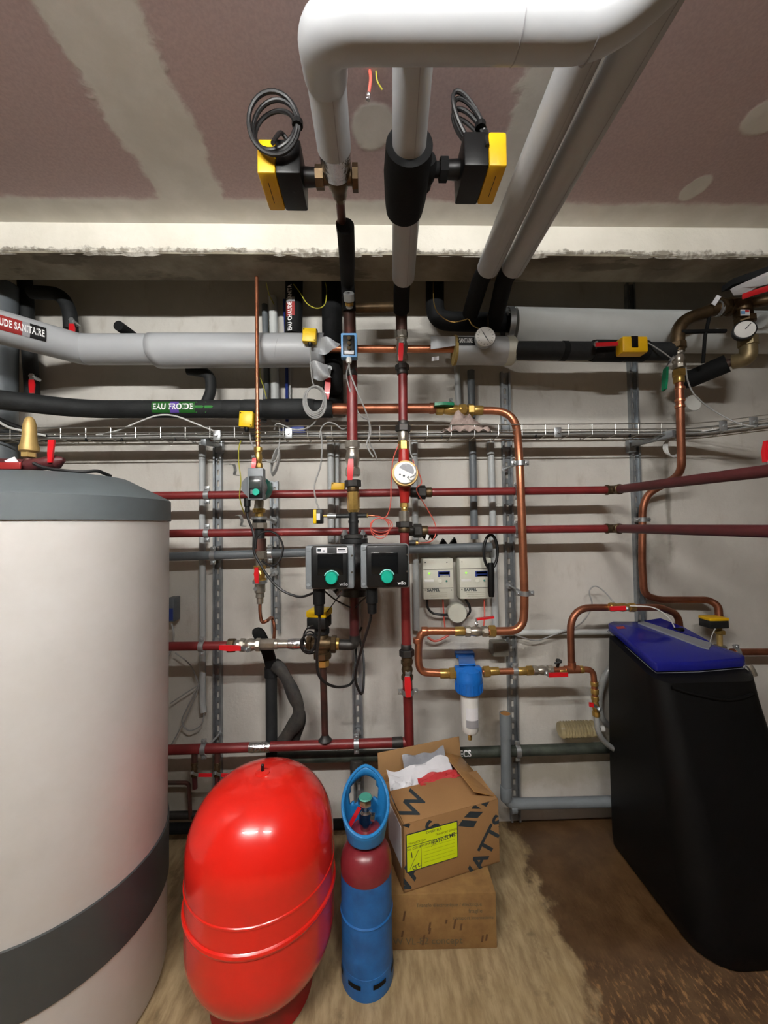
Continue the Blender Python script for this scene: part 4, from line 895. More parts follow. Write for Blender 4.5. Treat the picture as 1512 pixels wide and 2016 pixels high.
# ------------------------------------------------------------------ grey waste pipe at right
wp = run('waste_pipe', 'open grey waste pipe standing before the wall right of boxes', [(995, 1410, .13), (997, 1583, .13), (1210, 1578, .13)], 21, 'grey_plastic', .045, 'v', cat='pipe'); rwp = R[wp.name]
part('mouth', M().lathe([(-.10, rwp*1.0), (-.098, rwp*1.16), (0, rwp*1.16), (0, rwp*.98), (-.02, rwp*.98)], P(995, 1404, .13), ZA, 24), 'grey_plastic', wp)
part('rusty_inside', M().lathe([(-.006, .001), (-.006, rwp*.99), (-.002, rwp*.99)], P(995, 1404, .13), ZA, 24), 'foam_brown', wp)
collar(wp, P(996, 1548, .13), P(996.5, 1575, .13), rwp*1.14, 'grey_plastic', 'socket'); collar(wp, P(1005, 1590, .13), P(1016, 1589, .13), rwp*1.12, 'grey_plastic', 'socket')
bt = thing('plastic_bottle', 'ribbed clear plastic bottle lying on the black pipe', 'bottle', P(1140, 1455, .10))
ba = P(1099, 1437, .10); L = (P(1180, 1437, .10)-ba).length; rbt = SH(1140, 1437, .1, 36); pr_ = [(0, rbt*.5), (.004, rbt*.85), (.012, rbt*.97)]
for k in range(10): pr_ += [(L*(.1+.07*k), rbt), (L*(.1+.07*k+.035), rbt*.82)]
pr_ += [(L*.84, rbt), (L*.95, rbt*.7), (L, rbt*.4)]
part('ribbed_body', M().lathe(pr_, ba, V((1, 0, .01)), 26), 'clear_plastic', bt)
part('neck', M().rod(ba+XA*L, ba+XA*(L+.02), rbt*.36, 16), 'white_plastic', bt)

# ------------------------------------------------------------------ thin copper line with the small pump (x ~ 507)
OS = .27
cl_ = run('copper_pipe', 'thin copper riser falling past the grey hot water pipe', [(505, 520, OS), (507, 832, OS), (508, 884, OS)], 7.5, 'copper', .01, 'v'); rs = R[cl_.name]
for k in range(6): collar(cl_, P(507.3, 826+k*8, OS), P(507.3, 830+k*8, OS), rs*1.45, 'brass' if k > 2 else 'copper', 'press_collar')
ball_valve('lever_valve', 'small brass valve with red lever above the small pump', P(508, 880, OS), P(509, 922, OS), .014, V((-.5, -1, 0)), [P(501, 902, OS+.04), P(500, 912, OS+.045), P(499, 926, OS+.045)], XA, 'brass', 'red_plastic', .017)
sp_ = thing('small_pump', 'small circulation pump with grey head and green volute', 'pump', P(508, 990, OS))
pc_ = P(511, 962, OS)
part('volute', M().lathe([(-.03, .03), (-.02, .046), (.02, .048), (.035, .042)], pc_, -YA, 26), 'teal_dark', sp_)
part('motor', M().lathe([(.03, .040), (.05, .043), (.09, .040)], pc_, -YA, 26), 'mid_grey', sp_)
for a in (45, 135, 225, 315): part('screw', M().rod(pc_+V((math.cos(math.radians(a))*.043, -.034, math.sin(math.radians(a))*.043)), pc_+V((math.cos(math.radians(a))*.043, -.044, math.sin(math.radians(a))*.043)), .005, 6), 'zinc', sp_)
c, s = PB(487, 921, 518, 984, OS+.115, .035); hd = part('control_box', M().box(c, s, b=.004), 'grey_plastic', sp_)
c, s = PB(490, 937, 516, 981, OS+.119, .01); part('front_cover', M().box(c, s, b=.003), 'black_plastic', hd)
c, s = PB(491, 944, 511, 961, OS+.1205, .003); part('display', M().box(c, s, b=.001), 'lcd', hd)
part('knob', M().lathe([(0, .0125), (.010, .012)], P(505, 969, OS+.119), -YA, 20), 'teal', hd); c, s = PB(493, 964, 498, 972, OS+.12, .003); part('button', M().box(c, s), 'mid_grey', hd)
part('cable_gland', M().lathe([(0, .012), (.03, .012), (.032, .009), (.05, .009)], P(487, 981, OS+.10), -ZA, 12), 'black_plastic', sp_)
part('inlet_neck', M().sweep(rounded(PP([(511, 985, OS), (509, 1002, OS), (510, 1010, OS)]), .02), .018, 16), 'nickel', sp_)
blk('black mains cable looping from the small pump to the left pump', [(487, 998, OS+.1), (488, 1020, OS+.1), (499, 1050, OS+.12), (500, 1085, OS+.12), (512, 1110, OS+.12), (530, 1138, OS+.12), (555, 1162, OS+.12), (590, 1175, OS+.14), (620, 1166, OS+.16)], .0045)
blk('ring of black cable beside the small pump fittings', [(503, 1080, OS+.08), (507, 1056, OS+.08), (525, 1046, OS+.08), (545, 1052, OS+.08), (557, 1075, OS+.08), (552, 1100, OS+.08), (536, 1114, OS+.08), (515, 1104, OS+.08)], .004)
ft = thing('pump_fittings', 'stack of brass and nickel fittings below the small pump', 'fitting', P(512, 1110, OS))
for y0, y1, r_2, mt_, n_ in ((1001, 1008, .024, 'brass', 16), (1007, 1016, .016, 'brass', 8), (1017, 1022, .030, 'zinc', 18), (1022, 1029, .026, 'black_plastic', 18), (1029, 1039, .030, 'nickel', 8), (1038, 1062, .019, 'iron_black', 16), (1060, 1086, .024, 'rust_pipe', 16), (1084, 1098, .026, 'nickel', 8), (1097, 1112, .018, 'nickel', 16)):
    x = 510+(y0-1000)*.03; part('ring' if n_ > 10 else 'nut', M().lathe([(0, r_2*.92), (.002, r_2), ((y1-y0)*.0021, r_2), ((y1-y0)*.0021+.002, r_2*.92)], P(x, y0, OS), -ZA, n_), mt_, ft, sharp=25)
part('stand_off', M().sweep([P(522, 1022, OS), P(537, 1024, .03)], .005, 8).lathe([(0, .016), (.006, .016)], P(538, 1024, .05), YA, 16), 'zinc', ft)
part('stand_off', M().sweep([P(522, 1142, OS), P(540, 1127, .03)], .005, 8).lathe([(0, .016), (.006, .016)], P(540, 1127, .05), YA, 16), 'zinc', ft)
ball_valve('lever_valve', 'brass valve with upright red lever below the small pump', P(511, 1113, OS), P(512, 1146, OS), .021, -YA, [P(506, 1148, OS+.05), P(505, 1132, OS+.055), P(505, 1117, OS+.055)], XA, 'brass', 'red_plastic', .017)
vt = thing('drain_valve', 'nickel drain valve ending the small pump line', 'valve', P(512, 1180, OS))
part('ring', M().lathe([(0, .028), (.012, .028)], P(512, 1142, OS), -ZA, 18), 'zinc', vt)
part('body', M().lathe([(0, .020), (.03, .021), (.035, .016), (.05, .017), (.052, .013), (.075, .012)], P(512, 1150, OS), -ZA, 18), 'nickel', vt); part('cap', M().lathe([(0, .008), (.02, .008)], P(508, 1158, OS), V((-.3, -1, 0)), 8), 'zinc', vt)
solo('capillary_tube', M().sweep(spline(PP([(512, 1182, OS), (512, 1205, OS), (516, 1224, OS), (526, 1222, OS), (535, 1216, .2), (540, 1235, .2), (539, 1262, .2)])), .0065, 10), 'copper_dull', 'curly thin copper tube hanging from the small drain valve', 'tube')

# ------------------------------------------------------------------ wire mesh cable tray
OF_, OK_ = .195, .10
tr = thing('cable_tray', 'wire mesh cable tray running along the wall above the red pipes', 'cable tray', P(756, 862, OF_))
def ty(x): return 3.0*math.sin((x-60)/1500)*0  
zt0 = P(700, 838, OF_).z; zb0 = P(700, 860, OF_).z
xs0, xs1 = P(-40, 850, OF_).x, P(1385, 850, OF_).x
bend = P(1560, 833, .36)
def L3(z, o): 
    a = V((xs0, D-o, z)); b = V((xs1+(OF_-o)*.4, D-o, z)); e = V((bend.x+(OF_-o)*.35, bend.y-(OF_-o)*-.0+(OF_-o)*.9, z)); return [a, b, e]
wr = .0024
for z, o in ((zt0, OF_), ((zt0+zb0)/2, OF_), (zb0, OF_), (zb0, (OF_+OK_)/2), (zb0, OK_), (zt0, OK_)):
    part('long_wire', M().sweep(rounded(L3(z, o), .08, 4), wr, 6), 'wire_steel', tr)
xq = xs0+.02
prof_u = None
while xq < xs1:
    part('cross_wire', M().sweep([V((xq, D-OF_, zt0)), V((xq, D-OF_, zb0)), V((xq, D-OK_, zb0)), V((xq, D-OK_, zt0))], wr*.95, 6), 'wire_steel', tr); xq += .1
for k in (.25, .6, .95):
    a = [L3(z, o)[1].lerp(L3(z, o)[2], k) for z, o in ((zt0, OF_), (zb0, OF_), (zb0, OK_), (zt0, OK_))]; part('cross_wire', M().sweep(a, wr*.95, 6), 'wire_steel', tr)
for x, y in ((427, 857), (568, 853), (1098, 851), (1425, 845), (1486, 840)):
    q = P(x, y, OF_+.004) if x < 1400 else L3((zt0+zb0)/2, OF_)[1].lerp(L3((zt0+zb0)/2, OF_)[2], (x-1385)/175)-YA*.005
    part('splice_clip', M().box(q, (.03, .008, .042), b=.002).rod(q, q-YA*.012, .006, 6), 'zinc', tr)
def bracket(lab, px0, px1, o0, o1):
    a = P(*px0, o0); b = P(*px1, o1); t = thing('tray_bracket', lab, 'bracket', a)
    ax = (b-a).normalized(); part('arm', M().box((a+b)/2, ((b-a).length, .022, .03), (ax, ax.cross(ZA).normalized()*-1, ax.cross(ax.cross(ZA).normalized()*-1)), b=.003), 'galv', t)
    part('foot', M().box(a+V((0, .005, -.01)), (.032, .03, .06), b=.003), 'galv', t); return t
bracket('steel tray bracket on the rail beside the thin copper riser', (1243, 874, ), (1327, 853), .03, .22)
bracket('steel tray bracket above the left rail', (432, 874), (400, 869), .03, .19)
# cables lying in the tray
random.seed(3)
for k in range(13):
    z = zb0+.0085+.0105*(k//7); o = OK_+.014+.0112*(k % 7)+.005*(k//7)
    a, b, e = L3(z, o); pts = []
    for i in range(40):
        x = xs0+(xs1-xs0)*i/39; pts.append(V((x, D-o+.0025*math.sin(i*1.1), z+.0015*math.sin(i*.8))))
    pts += [b+V((.02, 0, 0)), b.lerp(e, .5), e]
    solo('tray_cable', M().sweep(spline(pts, 2), .0032+.0007*(k % 3), 6), ('white_cable', 'grey_cable', 'white_cable', 'black_cable', 'grey_cable')[k % 5], {0: 'white', 1: 'grey', 2: 'white', 3: 'black', 4: 'grey'}[k % 5]+' cable lying among others along the wire mesh tray', 'cable', {0: 'white', 1: 'grey', 2: 'white', 3: 'black', 4: 'grey'}[k % 5]+' cables in the wire tray')
for k, x in enumerate((170, 240, 345, 500, 640, 870, 1055, 1240)):
    q = P(x, 866, OF_); solo('cable_tie', M().box(V((q.x, D-OF_, zb0-.004)), (.006, .012, .014), b=.002), 'black_plastic', 'black cable tie tail under the wire mesh tray', 'cable tie', 'cable ties under the tray')
cable('white cable arching above the tray under the cold water label', [(190, 856, .17), (230, 848, .18), (270, 832, .19), (310, 818, .2), (345, 819, .2), (385, 834, .2), (430, 852, .18)], .0035, 'white_cable')
cable('thick black cable rising to the left end of the tray', [(-40, 800, .30), (0, 826, .25), (50, 845, .2), (100, 860, .17), (180, 863, .15)], .008, 'black_cable')
cable('pale cable beside the thick black one at the left edge', [(-30, 808, .32), (10, 838, .28), (45, 848, .24), (90, 858, .2)], .005, 'white_cable')

t = thing('blue_box', 'blue plastic box lying in the wire tray behind the thin copper', 'box', P(570, 858, .15)); c, s = PB(548, 840, 600, 856, .17, .04); part('body', M().box(c, s, (V((.99, 0, .1)).normalized(), YA, V((-.1, 0, .99)).normalized()), b=.006), 'blue_cable', t); c, s = PB(546, 848, 562, 856, .172, .03); part('corner', M().box(c, s, b=.003), 'black_plastic', t)
# ------------------------------------------------------------------ yellow boxes and grey wires
def ybox(label, x0, y0, x1, y1, o, mat='yellow_plastic'):
    t = thing('sensor_box', label, 'sensor', P((x0+x1)/2, y1, o)); c, s = PB(x0, y0, x1, y1, o, .03); ax = (V((.995, 0, -.06)).normalized(), YA, V((.06, 0, .995)).normalized())
    part('housing', M().box(c, s, ax, b=.004), mat, t)
    c, s2 = PB(x0+1, y0+1, x1+2, y1+3, o-.028, .02); part('back_plate', M().box(c, s2, ax, b=.003), 'iron_black', t)
    for dx, dz in ((-.38, .4), (.38, -.4)): part('screw', M().rod(P((x0+x1)/2, (y0+y1)/2, o)+V((s[0]*dx, 0, s[2]*dz)), P((x0+x1)/2, (y0+y1)/2, o+.002)+V((s[0]*dx, 0, s[2]*dz)), .0025, 6), 'black_plastic', t)
    part('cable_gland', M().lathe([(0, .010), (.012, .010), (.02, .006)], P((x0+x1)/2+2, y1+1, o-.015), -ZA, 10), 'black_plastic', t); return t
ybox('bright yellow temperature box on the end of the thick grey pipe', 595, 645, 622, 672, .275)
ybox('bright yellow sensor box hung in front of the cable tray', 470, 809, 497, 840, .26)
m = M()
for k in range(5): m.sweep([P(620, 787, .25)+V((math.cos(a)*(.034+.003*k), .006*math.sin(a*2+k), math.sin(a)*(.05+.004*k)-.002*k)) for a in [2*math.pi*i/28 for i in range(28)]], .0032, 6, closed=True)
t = thing('cable_coil', 'coil of grey cable hanging before the cold water pipe', 'cable', P(620, 812, .25)); part('loops', m, 'grey_cable', t)
part('drop', M().sweep(spline(PP([(611, 684, .26), (612, 720, .26), (615, 750, .25), (620, 762, .25)])), .0032, 6), 'grey_cable', t)
part('tail', M().sweep(spline(PP([(626, 810, .25), (622, 828, .23), (606, 842, .21), (580, 846, .2), (560, 838, .2), (545, 834, .2), (540, 846, .18)])), .0032, 6), 'grey_cable', t)
cable('grey wire from the yellow tray box to a hanging bundle', [(491, 848, .22), (494, 868, .23), (504, 890, .24), (520, 905, .24), (538, 910, .23), (546, 900, .22), (549, 880, .2), (551, 860, .18), (550, 838, .18)], .003)
m = M()
for k in range(5): m.sweep([P(541, 906, .22)+V((.012*math.cos(a)+.012*math.sin(a), .004*k, .05*math.sin(a)-.003*k)) for a in [2*math.pi*i/18 for i in range(18)]], .0026, 6, closed=True)
solo('cable_coil', m, 'grey_cable', 'narrow bundle of grey cable under the tray right of small pump', 'cable')
cable('yellow green earth wire dangling left of the small pump', [(474, 868, .18), (470, 885, .2), (470, 910, .2), (474, 945, .2), (472, 980, .18), (481, 1012, .12)], .0025, 'yg_cable')
for lab, x, y in (('upper loose steel earthing clip left of the small pump', 462, 924), ('lower loose steel earthing clip left of the small pump fittings', 475, 1024)):
    q = P(x, y, .16); solo('earthing_clip', M().strip(spline([q+V((-.02, 0, .02)), q+V((.0, -.012, .018)), q+V((.006, -.01, -.005)), q+V((.0, 0, -.022)), q+V((.016, .004, -.026))]), V((.3, 1, .2)), .018, .002), 'zinc', lab, 'clip')
cable('grey wire from the thermostat gland down into the tray', [(687, 714, OV+.06), (690, 735, OV+.07), (705, 775, OV+.06), (722, 815, OV+.03), (730, 850, OV), (722, 875, OV), (735, 900, OV)], .0032)
cable('grey wire curving behind the left riser into the tray', [(688, 716, OV+.05), (683, 745, OV+.03), (705, 812, OV), (726, 830, OV-.02), (727, 868, OV-.03), (738, 892, OV-.04), (742, 905, OV-.05)], .003)
cable('grey loop of cable above the tray left of the riser', [(690, 835, .16), (675, 845, .2), (660, 835, .21), (645, 832, .21), (633, 842, .2), (629, 862, .2)], .003)
t = ybox('tilted yellow and black box behind the upper red pipe', 652, 950, 678, 968, .10, 'yellow_dull')
# small hidden bits right of the meter
cable('red probe wire hanging from the meter brass nut to a coil', [(785, 875, OV+.03), (774, 905, OV+.04), (770, 950, OV+.04), (769, 990, OV+.04), (762, 1015, OV+.03), (750, 1022, OV+.02)], .0022, 'red_cable', 'probe_wire')
m = M()
for k in range(3): m.sweep([P(748, 1040, OV+.02)+V((math.cos(a)*(.036+.004*k)+.003*k, .004*k, math.sin(a)*(.04-.006*k)+.006*k)) for a in [2*math.pi*i/24 for i in range(24)]], .002, 6, closed=True)
m.sweep(spline(PP([(738, 1016, OV), (750, 1018, OV+.02), (766, 1030, OV+.02)])), .002, 6)
solo('probe_wire', m, 'red_cable', 'coil of thin red probe wire right of the iron cross', 'cable')
cable('red probe wire swinging right of the water meter', [(812, 905, OV+.05), (822, 925, OV+.05), (830, 950, OV+.04), (820, 965, OV+.02), (840, 1000, .2), (856, 1030, .18), (858, 1050, .18), (848, 1066, .2), (824, 1069, OV)], .0022, 'red_cable', 'probe_wire')
cable('grey pulse wire from the meter dial up to the tray', [(808, 940, OV+.08), (818, 932, OV+.07), (816, 910, OV+.05), (808, 890, OV+.03), (806, 860, OV), (804, 845, .2)], .0025)
solo('wire_tag', M().box(P(841, 1058, .19), (.012, .004, .022), (V((.95, 0, -.3)), YA, V((.3, 0, .95))), b=.001), 'white_plastic', 'small white tag on the probe wire below the meter', 'tag')
worn('short black foam lump on the lower red pipe near its union', [(836, 1060, .12), (846, 1048, .11), (856, 1058, .10)], .018)
solo('foam_scrap', M().prism(PP([(862, 1080, .06), (873, 1060, .06), (884, 1074, .06), (896, 1058, .06), (903, 1078, .06)]), (0, .03, 0)), 'black_foam', 'jagged black foam scrap behind the drain pipe', 'insulation')

# ------------------------------------------------------------------ heat meter boxes, round junction box, wrench
def hmeter(label, x0, y0, x1, y1):
    o = .085; t = thing('heat_meter_box', label, 'meter box', P((x0+x1)/2, y1, 0)); c, s = PB(x0, y0, x1, y1, o, o); b_0 = part('housing', M().box(c, s, b=.004), 'beige_plastic', t)
    h = y1-y0; w_ = x1-x0
    def pr(u0, v0, u1, v1, mt_, nm, th=.002, par=None): c, s = PB(x0+u0*w_, y0+v0*h, x0+u1*w_, y0+v1*h, o+.0008, th); return part(nm, M().box(c, s, b=.0005), mt_, par or t)
    pr(.01, .25, .99, .27, 'grey_box', 'lid_groove'); pr(.01, .715, .99, .73, 'grey_box', 'lid_groove')
    lb = pr(.49, .31, .88, .45, 'lcd_blue', 'display_frame'); pr(.52, .325, .86, .385, 'lcd', 'display', .003)
    pr(.55, .40, .86, .45, 'beige_plastic', 'frame_cut', .003)
    part('led', M().rod(P(x0+.2*w_, y0+.36*h, o), P(x0+.2*w_, y0+.36*h, o+.004), .004, 10), 'led_green', t)
    part('button', M().rod(P(x0+.55*w_, y0+.55*h, o), P(x0+.55*w_, y0+.55*h, o+.003), .009, 16), 'beige_plastic', t)
    part('key', M().rod(P(x0+.77*w_, y0+.55*h, o), P(x0+.77*w_, y0+.55*h, o+.003), .0045, 12), 'teal_dark', t)
    pr(.52, .545, .58, .555, 'ink', 'mark', .004)
    pr(.05, .51, .36, .575, 'white_plastic', 'embossed_mark', .002)
    part('lettering', tplace(text('SAPPEL', .017, 1.0, .0006), P(x0+.34*w_, y0+.775*h, o), XA, ZA, .0012), 'ink', t)
    for k in range(3): pr(.2+.03*k, .83+.05*k, .8, .845+.05*k, 'sticker_beige', 'print')
    for u, v in ((.07, .09), (.78, .09), (.07, .77), (.93, .77)): part('screw', M().rod(P(x0+u*w_, y0+v*h, o), P(x0+u*w_, y0+v*h, o+.0015), .0025, 8), 'ink', t)
    return t
hmeter('left of the two beige heat meter boxes', 833, 1100, 893, 1180); hmeter('right heat meter box partly behind the black strap wrench', 905, 1099, 968, 1179)
jb = thing('junction_box', 'round pale junction box below the two meter boxes', 'junction box', P(901, 1207, .0))
part('lid', M().lathe([(0, .001), (.0, .040), (.004, .043), (.05, .043)], P(901, 1208, .06), YA, 32), 'beige_plastic', jb)
solo('meter_cable', M().sweep(spline(PP([(841, 1180, .05), (842, 1196, .05), (852, 1207, .05), (868, 1210, .05), (884, 1210, .04)])), .0055, 8), 'black_cable', 'black cable from the left meter box to the round box', 'cable')
solo('meter_cable', M().sweep(spline(PP([(916, 1180, .05), (924, 1193, .05), (925, 1205, .05), (918, 1213, .04)])), .0055, 8), 'black_cable', 'black cable from the right meter box to the round box', 'cable')
for lab, px in (('pair of red wires below the left meter box', [(872, 1180, .05), (874, 1215, .04), (876, 1236, .05)]), ('red wire below the right meter box', [(953, 1180, .05), (954, 1210, .06), (952, 1234, .1)])): cable(lab, px, .0035, 'red_cable', 'probe_wire')
cable('brown and grey wires looping below the copper pipe', [(842, 1255, .05), (855, 1262, .05), (870, 1258, .05), (884, 1250, .05)], .005, 'red_cable', 'probe_wire')
wq = thing('strap_wrench', 'black oval strap wrench hanging in front of the right meter box', 'wrench', P(967, 1176, .13))
ring = [P(966+13.5*math.cos(a), 1086-33*math.sin(a), .13) for a in [math.radians(d_) for d_ in range(-75, 256, 11)]]
part('ring', M().sweep([P(966, 1118, .13)]+ring+[P(966, 1118, .13)], .0065, 8), 'black_plastic', wq)
part('handle', M().sweep(PP([(966, 1108, .13), (966.5, 1120, .13), (967, 1165, .13), (967.5, 1175, .13)]), [.012, .0145, .0145, .011], 12, sx=.8), 'black_plastic', wq)
gb = thing('junction_box', 'small grey junction box left of the long slotted rail', 'junction box', P(989, 1290, .0)); c, s = PB(971, 1266, 1003, 1294, .07, .07); part('housing', M().box(c, s, b=.008), 'grey_box', gb); c, s = PB(975, 1272, 999, 1290, .073, .01); part('lid', M().box(c, s, b=.004), 'grey_box', gb)
wh = run('conduit', 'horizontal white conduit running right to the softener', [(985, 1246, .03), (1230, 1243, .03)], 12, 'white_pvc', .02, cat='conduit')
cable('grey wire sagging along the wall left of the softener', [(985, 1240, .05), (1020, 1252, .05), (1055, 1261, .05), (1090, 1250, .05), (1140, 1230, .06), (1165, 1195, .08), (1160, 1165, .08), (1172, 1154, .08), (1190, 1165, .09), (1212, 1190, .12)], .003)
cable('pale wire from the copper bend into the softener', [(1240, 1193, OT+.03), (1285, 1196, OT+.05), (1315, 1215, OT+.06), (1328, 1235, OT+.06)], .0025, 'white_cable')

# ------------------------------------------------------------------ thermometer and capillaries
th_ = thing('thermometer', 'round white dial thermometer in front of the grey jacketed pipe', 'thermometer', P(952, 690, .22))
tc_ = P(952, 669, .262); part('case', M().lathe([(0, .038), (.02, .042), (.024, .042), (.026, .040)], tc_, -YA, 32), 'zinc', th_)
fc = part('dial', M().lathe([(.0255, .001), (.0255, .0395), (.0262, .0395)], tc_, -YA, 32), 'dial_white', th_)
m = M()
for k in range(14):
    a = math.radians(-60+k*300/13+90+90); q = tc_-YA*.0265+V((math.cos(a)*.031, 0, math.sin(a)*.031)); m.box(q, (.006, .0006, .0014), (V((math.cos(a), 0, math.sin(a))), YA, V((-math.sin(a), 0, math.cos(a)))))
part('scale_marks', m, 'ink', fc)
part('pointer', M().strip([tc_-YA*.028+V((-.012, 0, .022)), tc_-YA*.028+V((0, 0, 0)), tc_-YA*.028+V((.012, 0, -.02))], V((.85, 0, .5)), [.002, .003, .002], .0008), 'ink', fc)
cable('brass capillary tube looping from the beam to the thermometer', [(853, 556, .15), (855, 600, .2), (868, 622, .22), (890, 634, .23), (915, 630, .23), (922, 628, .23), (930, 640, .23), (945, 648, .262)], .0022, 'brass', 'capillary_tube')
cable('short brass capillary above the thermometer dial', [(961, 620, .2), (961, 632, .22), (961, 646, .262)], .0022, 'brass', 'capillary_tube')
cable('yellow earth wire hanging in a loop below the beam', [(575, 556, .12), (590, 575, .15), (605, 598, .18), (625, 607, .19), (640, 598, .19), (643, 570, .15), (640, 556, .14)], .0022, 'yg_cable')
cable('thin wire running from the beam to the white conduit', [(524, 556, .1), (530, 580, .06), (540, 600, .05)], .002, 'yg_cable')
cable('yellow green wire beside the white conduit above the cold pipe', [(512, 715, .06), (512, 740, .08), (520, 765, .08), (526, 790, .08)], .0022, 'yg_cable')
t = thing('lever_valve', 'black foam covered valve with red lever beside the grey coil', 'valve', P(648, 760, .18)); part('body', M().lathe([(0, .03), (.02, .038), (.1, .038), (.12, .03)], P(655, 720, .15), -ZA, 18), 'black_foam', t)
lever(t, P(648, 724, .21), [P(646, 742, .225), P(645, 762, .23), P(643, 786, .225)], XA, .024, 'red_plastic', .007)
part('stem', M().rod(P(655, 728, .15), P(649, 725, .215), .010, 10), 'zinc', t)
t = run('brass_pipe', 'dark brass pipe behind the risers below the beam', [(700, 607, .2), (800, 604, .2)], 22, 'bronze', .02)
solo('paper_scrap', M().grid(lambda u, v: P(850+14*u, 703+8*v-2*u, OH+.06+.004*math.sin(6*u)), 3, 2), 'paper', 'small white paper scrap stuck under the copper pipe', 'paper')
# rag on the tray
random.seed(11)
def ragf(u, v):
    x = 872+92*u; h = math.sin(math.pi*min(1, max(0, u)))**.7*(.05+.05*math.exp(-((u-.42)/.16)**2)); q = P(x, 842, .12+.08*v)
    return V((q.x+.008*math.sin(v*9), q.y, zb0+.022+h*math.sin(math.pi*v)**.6*(1+.3*math.sin(u*17+v*5))+.006*math.sin(u*31+v*13)))
solo('cleaning_rag', M().grid(ragf, 26, 12), 'rag', 'crumpled pinkish rag lying on the cable tray', 'cloth', sharp=80)

# ------------------------------------------------------------------ right copper riser and mixing valve group
cr = run('copper_pipe', 'bright copper riser dropping past the tray at right', [(1337, 740, .25), (1339, 800, .25), (1342, 925, .22), (1328, 942, .15), (1275, 972, .07), (1265, 1000, .06), (1264, 1110, .06), (1268, 1172, .06), (1300, 1181, .06), (1395, 1181, .07), (1414, 1192, .09), (1417, 1232, .10)], 16, 'copper_dull', [.02, .04, .04, .04, .03, .05, .07, .02, .05, .04], 'v'); rcr = R[cr.name]
for y in (762, 786, 798): collar(cr, P(1338.5, y, .25), P(1338.6, y+5, .25), rcr*1.2, 'copper', 'press_collar')
clamp(cr, P(1265, 1023, .06), ZA, rcr, P(1252, 1024, .02), XA)
ball_valve('lever_valve', 'nickel valve with hanging green lever on the right copper riser', P(1334, 690, .25), P(1336, 726, .25), .021, V((-1, -.3, 0)), [P(1311, 725, .28), P(1309, 745, .28), P(1308, 768, .28)], V((0, -1, .2)), 'nickel', 'green_plastic', .026, t=.009)
fx = thing('bronze_bend', 'dark bronze bend above the green lever valve', 'pipe', P(1334, 690, .25))
part('bend', M().sweep(rounded(PP([(1334, 694, .25), (1334, 634, .25), (1402, 611, .27)]), .075), .026, 18), 'bronze', fx)
hexnut(fx, P(1333, 676, .25), P(1333.5, 688, .25), .034, 'bronze', n_=8); hexnut(fx, P(1336, 728, .25), P(1336.5, 742, .25), .024, 'brass'); collar(fx, P(1336.5, 741, .25), P(1337, 754, .25), rcr*1.3, 'brass')
part('clip_rings', M().lathe([(0, .029), (.005, .03), (.005, .027), (.012, .027), (.012, .03), (.017, .029)], P(1410, 608, .275), XA, 20), 'zinc', fx)
mx = thing('mixing_valve', 'bronze mixing valve group with small round thermometer at right edge', 'valve', P(1462, 700, .3))
part('body', M().sweep(PP([(1396, 612, .27), (1430, 603, .28), (1475, 598, .3)]), .027, 18).lathe([(0, .03), (.05, .032), (.06, .026)], P(1462, 598, .295), -ZA, 18), 'bronze', mx)
for x0, x1 in ((1418, 1424), (1432, 1442)): hexnut(mx, P(x0, 605, .278), P(x1, 603, .28), .036, 'bronze', n_=8)
part('outlet', M().sweep(PP([(1478, 597, .3), (1540, 585, .36)]), .022, 16), 'bronze', mx)
hexnut(mx, P(1466, 625, .3), P(1467, 636, .3), .037, 'bronze', n_=8)
part('drop', M().rod(P(1467, 636, .3), P(1472, 672, .3), .026, 18), 'bronze', mx); hexnut(mx, P(1472, 664, .3), P(1473, 682, .3), .033, 'brass_dull', n_=10)
part('elbow', M().sweep(rounded(PP([(1473, 676, .3), (1474, 706, .3), (1446, 712, .26)]), .05), .029, 18), 'brass_dull', mx); hexnut(mx, P(1441, 713, .25), P(1449, 711, .26), .031, 'brass_dull', n_=10)
c, s = PB(1459, 609, 1476, 621, .34, .003); part('colour_label', M().box(c, s), 'paper', mx); c, s = PB(1460, 612, 1467, 618, .342, .003); part('blue_mark', M().box(c, s), 'blue_frame', mx); c, s = PB(1468, 610, 1475, 614, .342, .003); part('red_mark', M().box(c, s), 'red_print', mx)
dc = P(1464, 652, .335); ax_ = V((-.45, -.85, .05)).normalized()
part('gauge_case', M().lathe([(-.01, .036), (.012, .038), (.014, .035)], dc, ax_, 26), 'iron_black', mx); gd = part('gauge_dial', M().lathe([(.0145, .001), (.0145, .033), (.0152, .033)], dc, ax_, 26), 'dial_white', mx)
part('pointer', M().strip([dc+ax_*.017, dc+ax_*.017+V((.016, -.009, .02))], V((.7, -.3, -.5)), .003, .001), 'ink', gd)
foam('foam_insulated_pipe', 'slanting black foam pipe below the mixing valve', PP([(1340, 745, .12), (1355, 748, .14), (1432, 715, .24)]), .038, 'black_foam', .03)
run('steel_pipe', 'dark steel stub between slanting foam pipe and brass elbow', [(1425, 718, .235), (1447, 711, .26)], 17, 'rust_pipe', .01)
hv = thing('lever_valve', 'long silver and red lever at the upper right edge', 'valve', P(1480, 580, .36))
part('black_cover', M().prism(PP([(1443, 560, .36), (1444, 548, .36), (1530, 518, .46), (1530, 535, .46)]), (0, .05, 0)), 'black_foam', hv)
part('silver_lever', M().prism(PP([(1443, 566, .37), (1530, 527, .48), (1530, 553, .48), (1500, 560, .43), (1470, 577, .39), (1450, 578, .37)]), (0, .012, 0)), 'silver', hv)
part('red_grip', M().sweep(PP([(1462, 584, .39), (1495, 573, .43), (1540, 560, .49)]), .011, 10, sx=.6), 'red_plastic', hv)
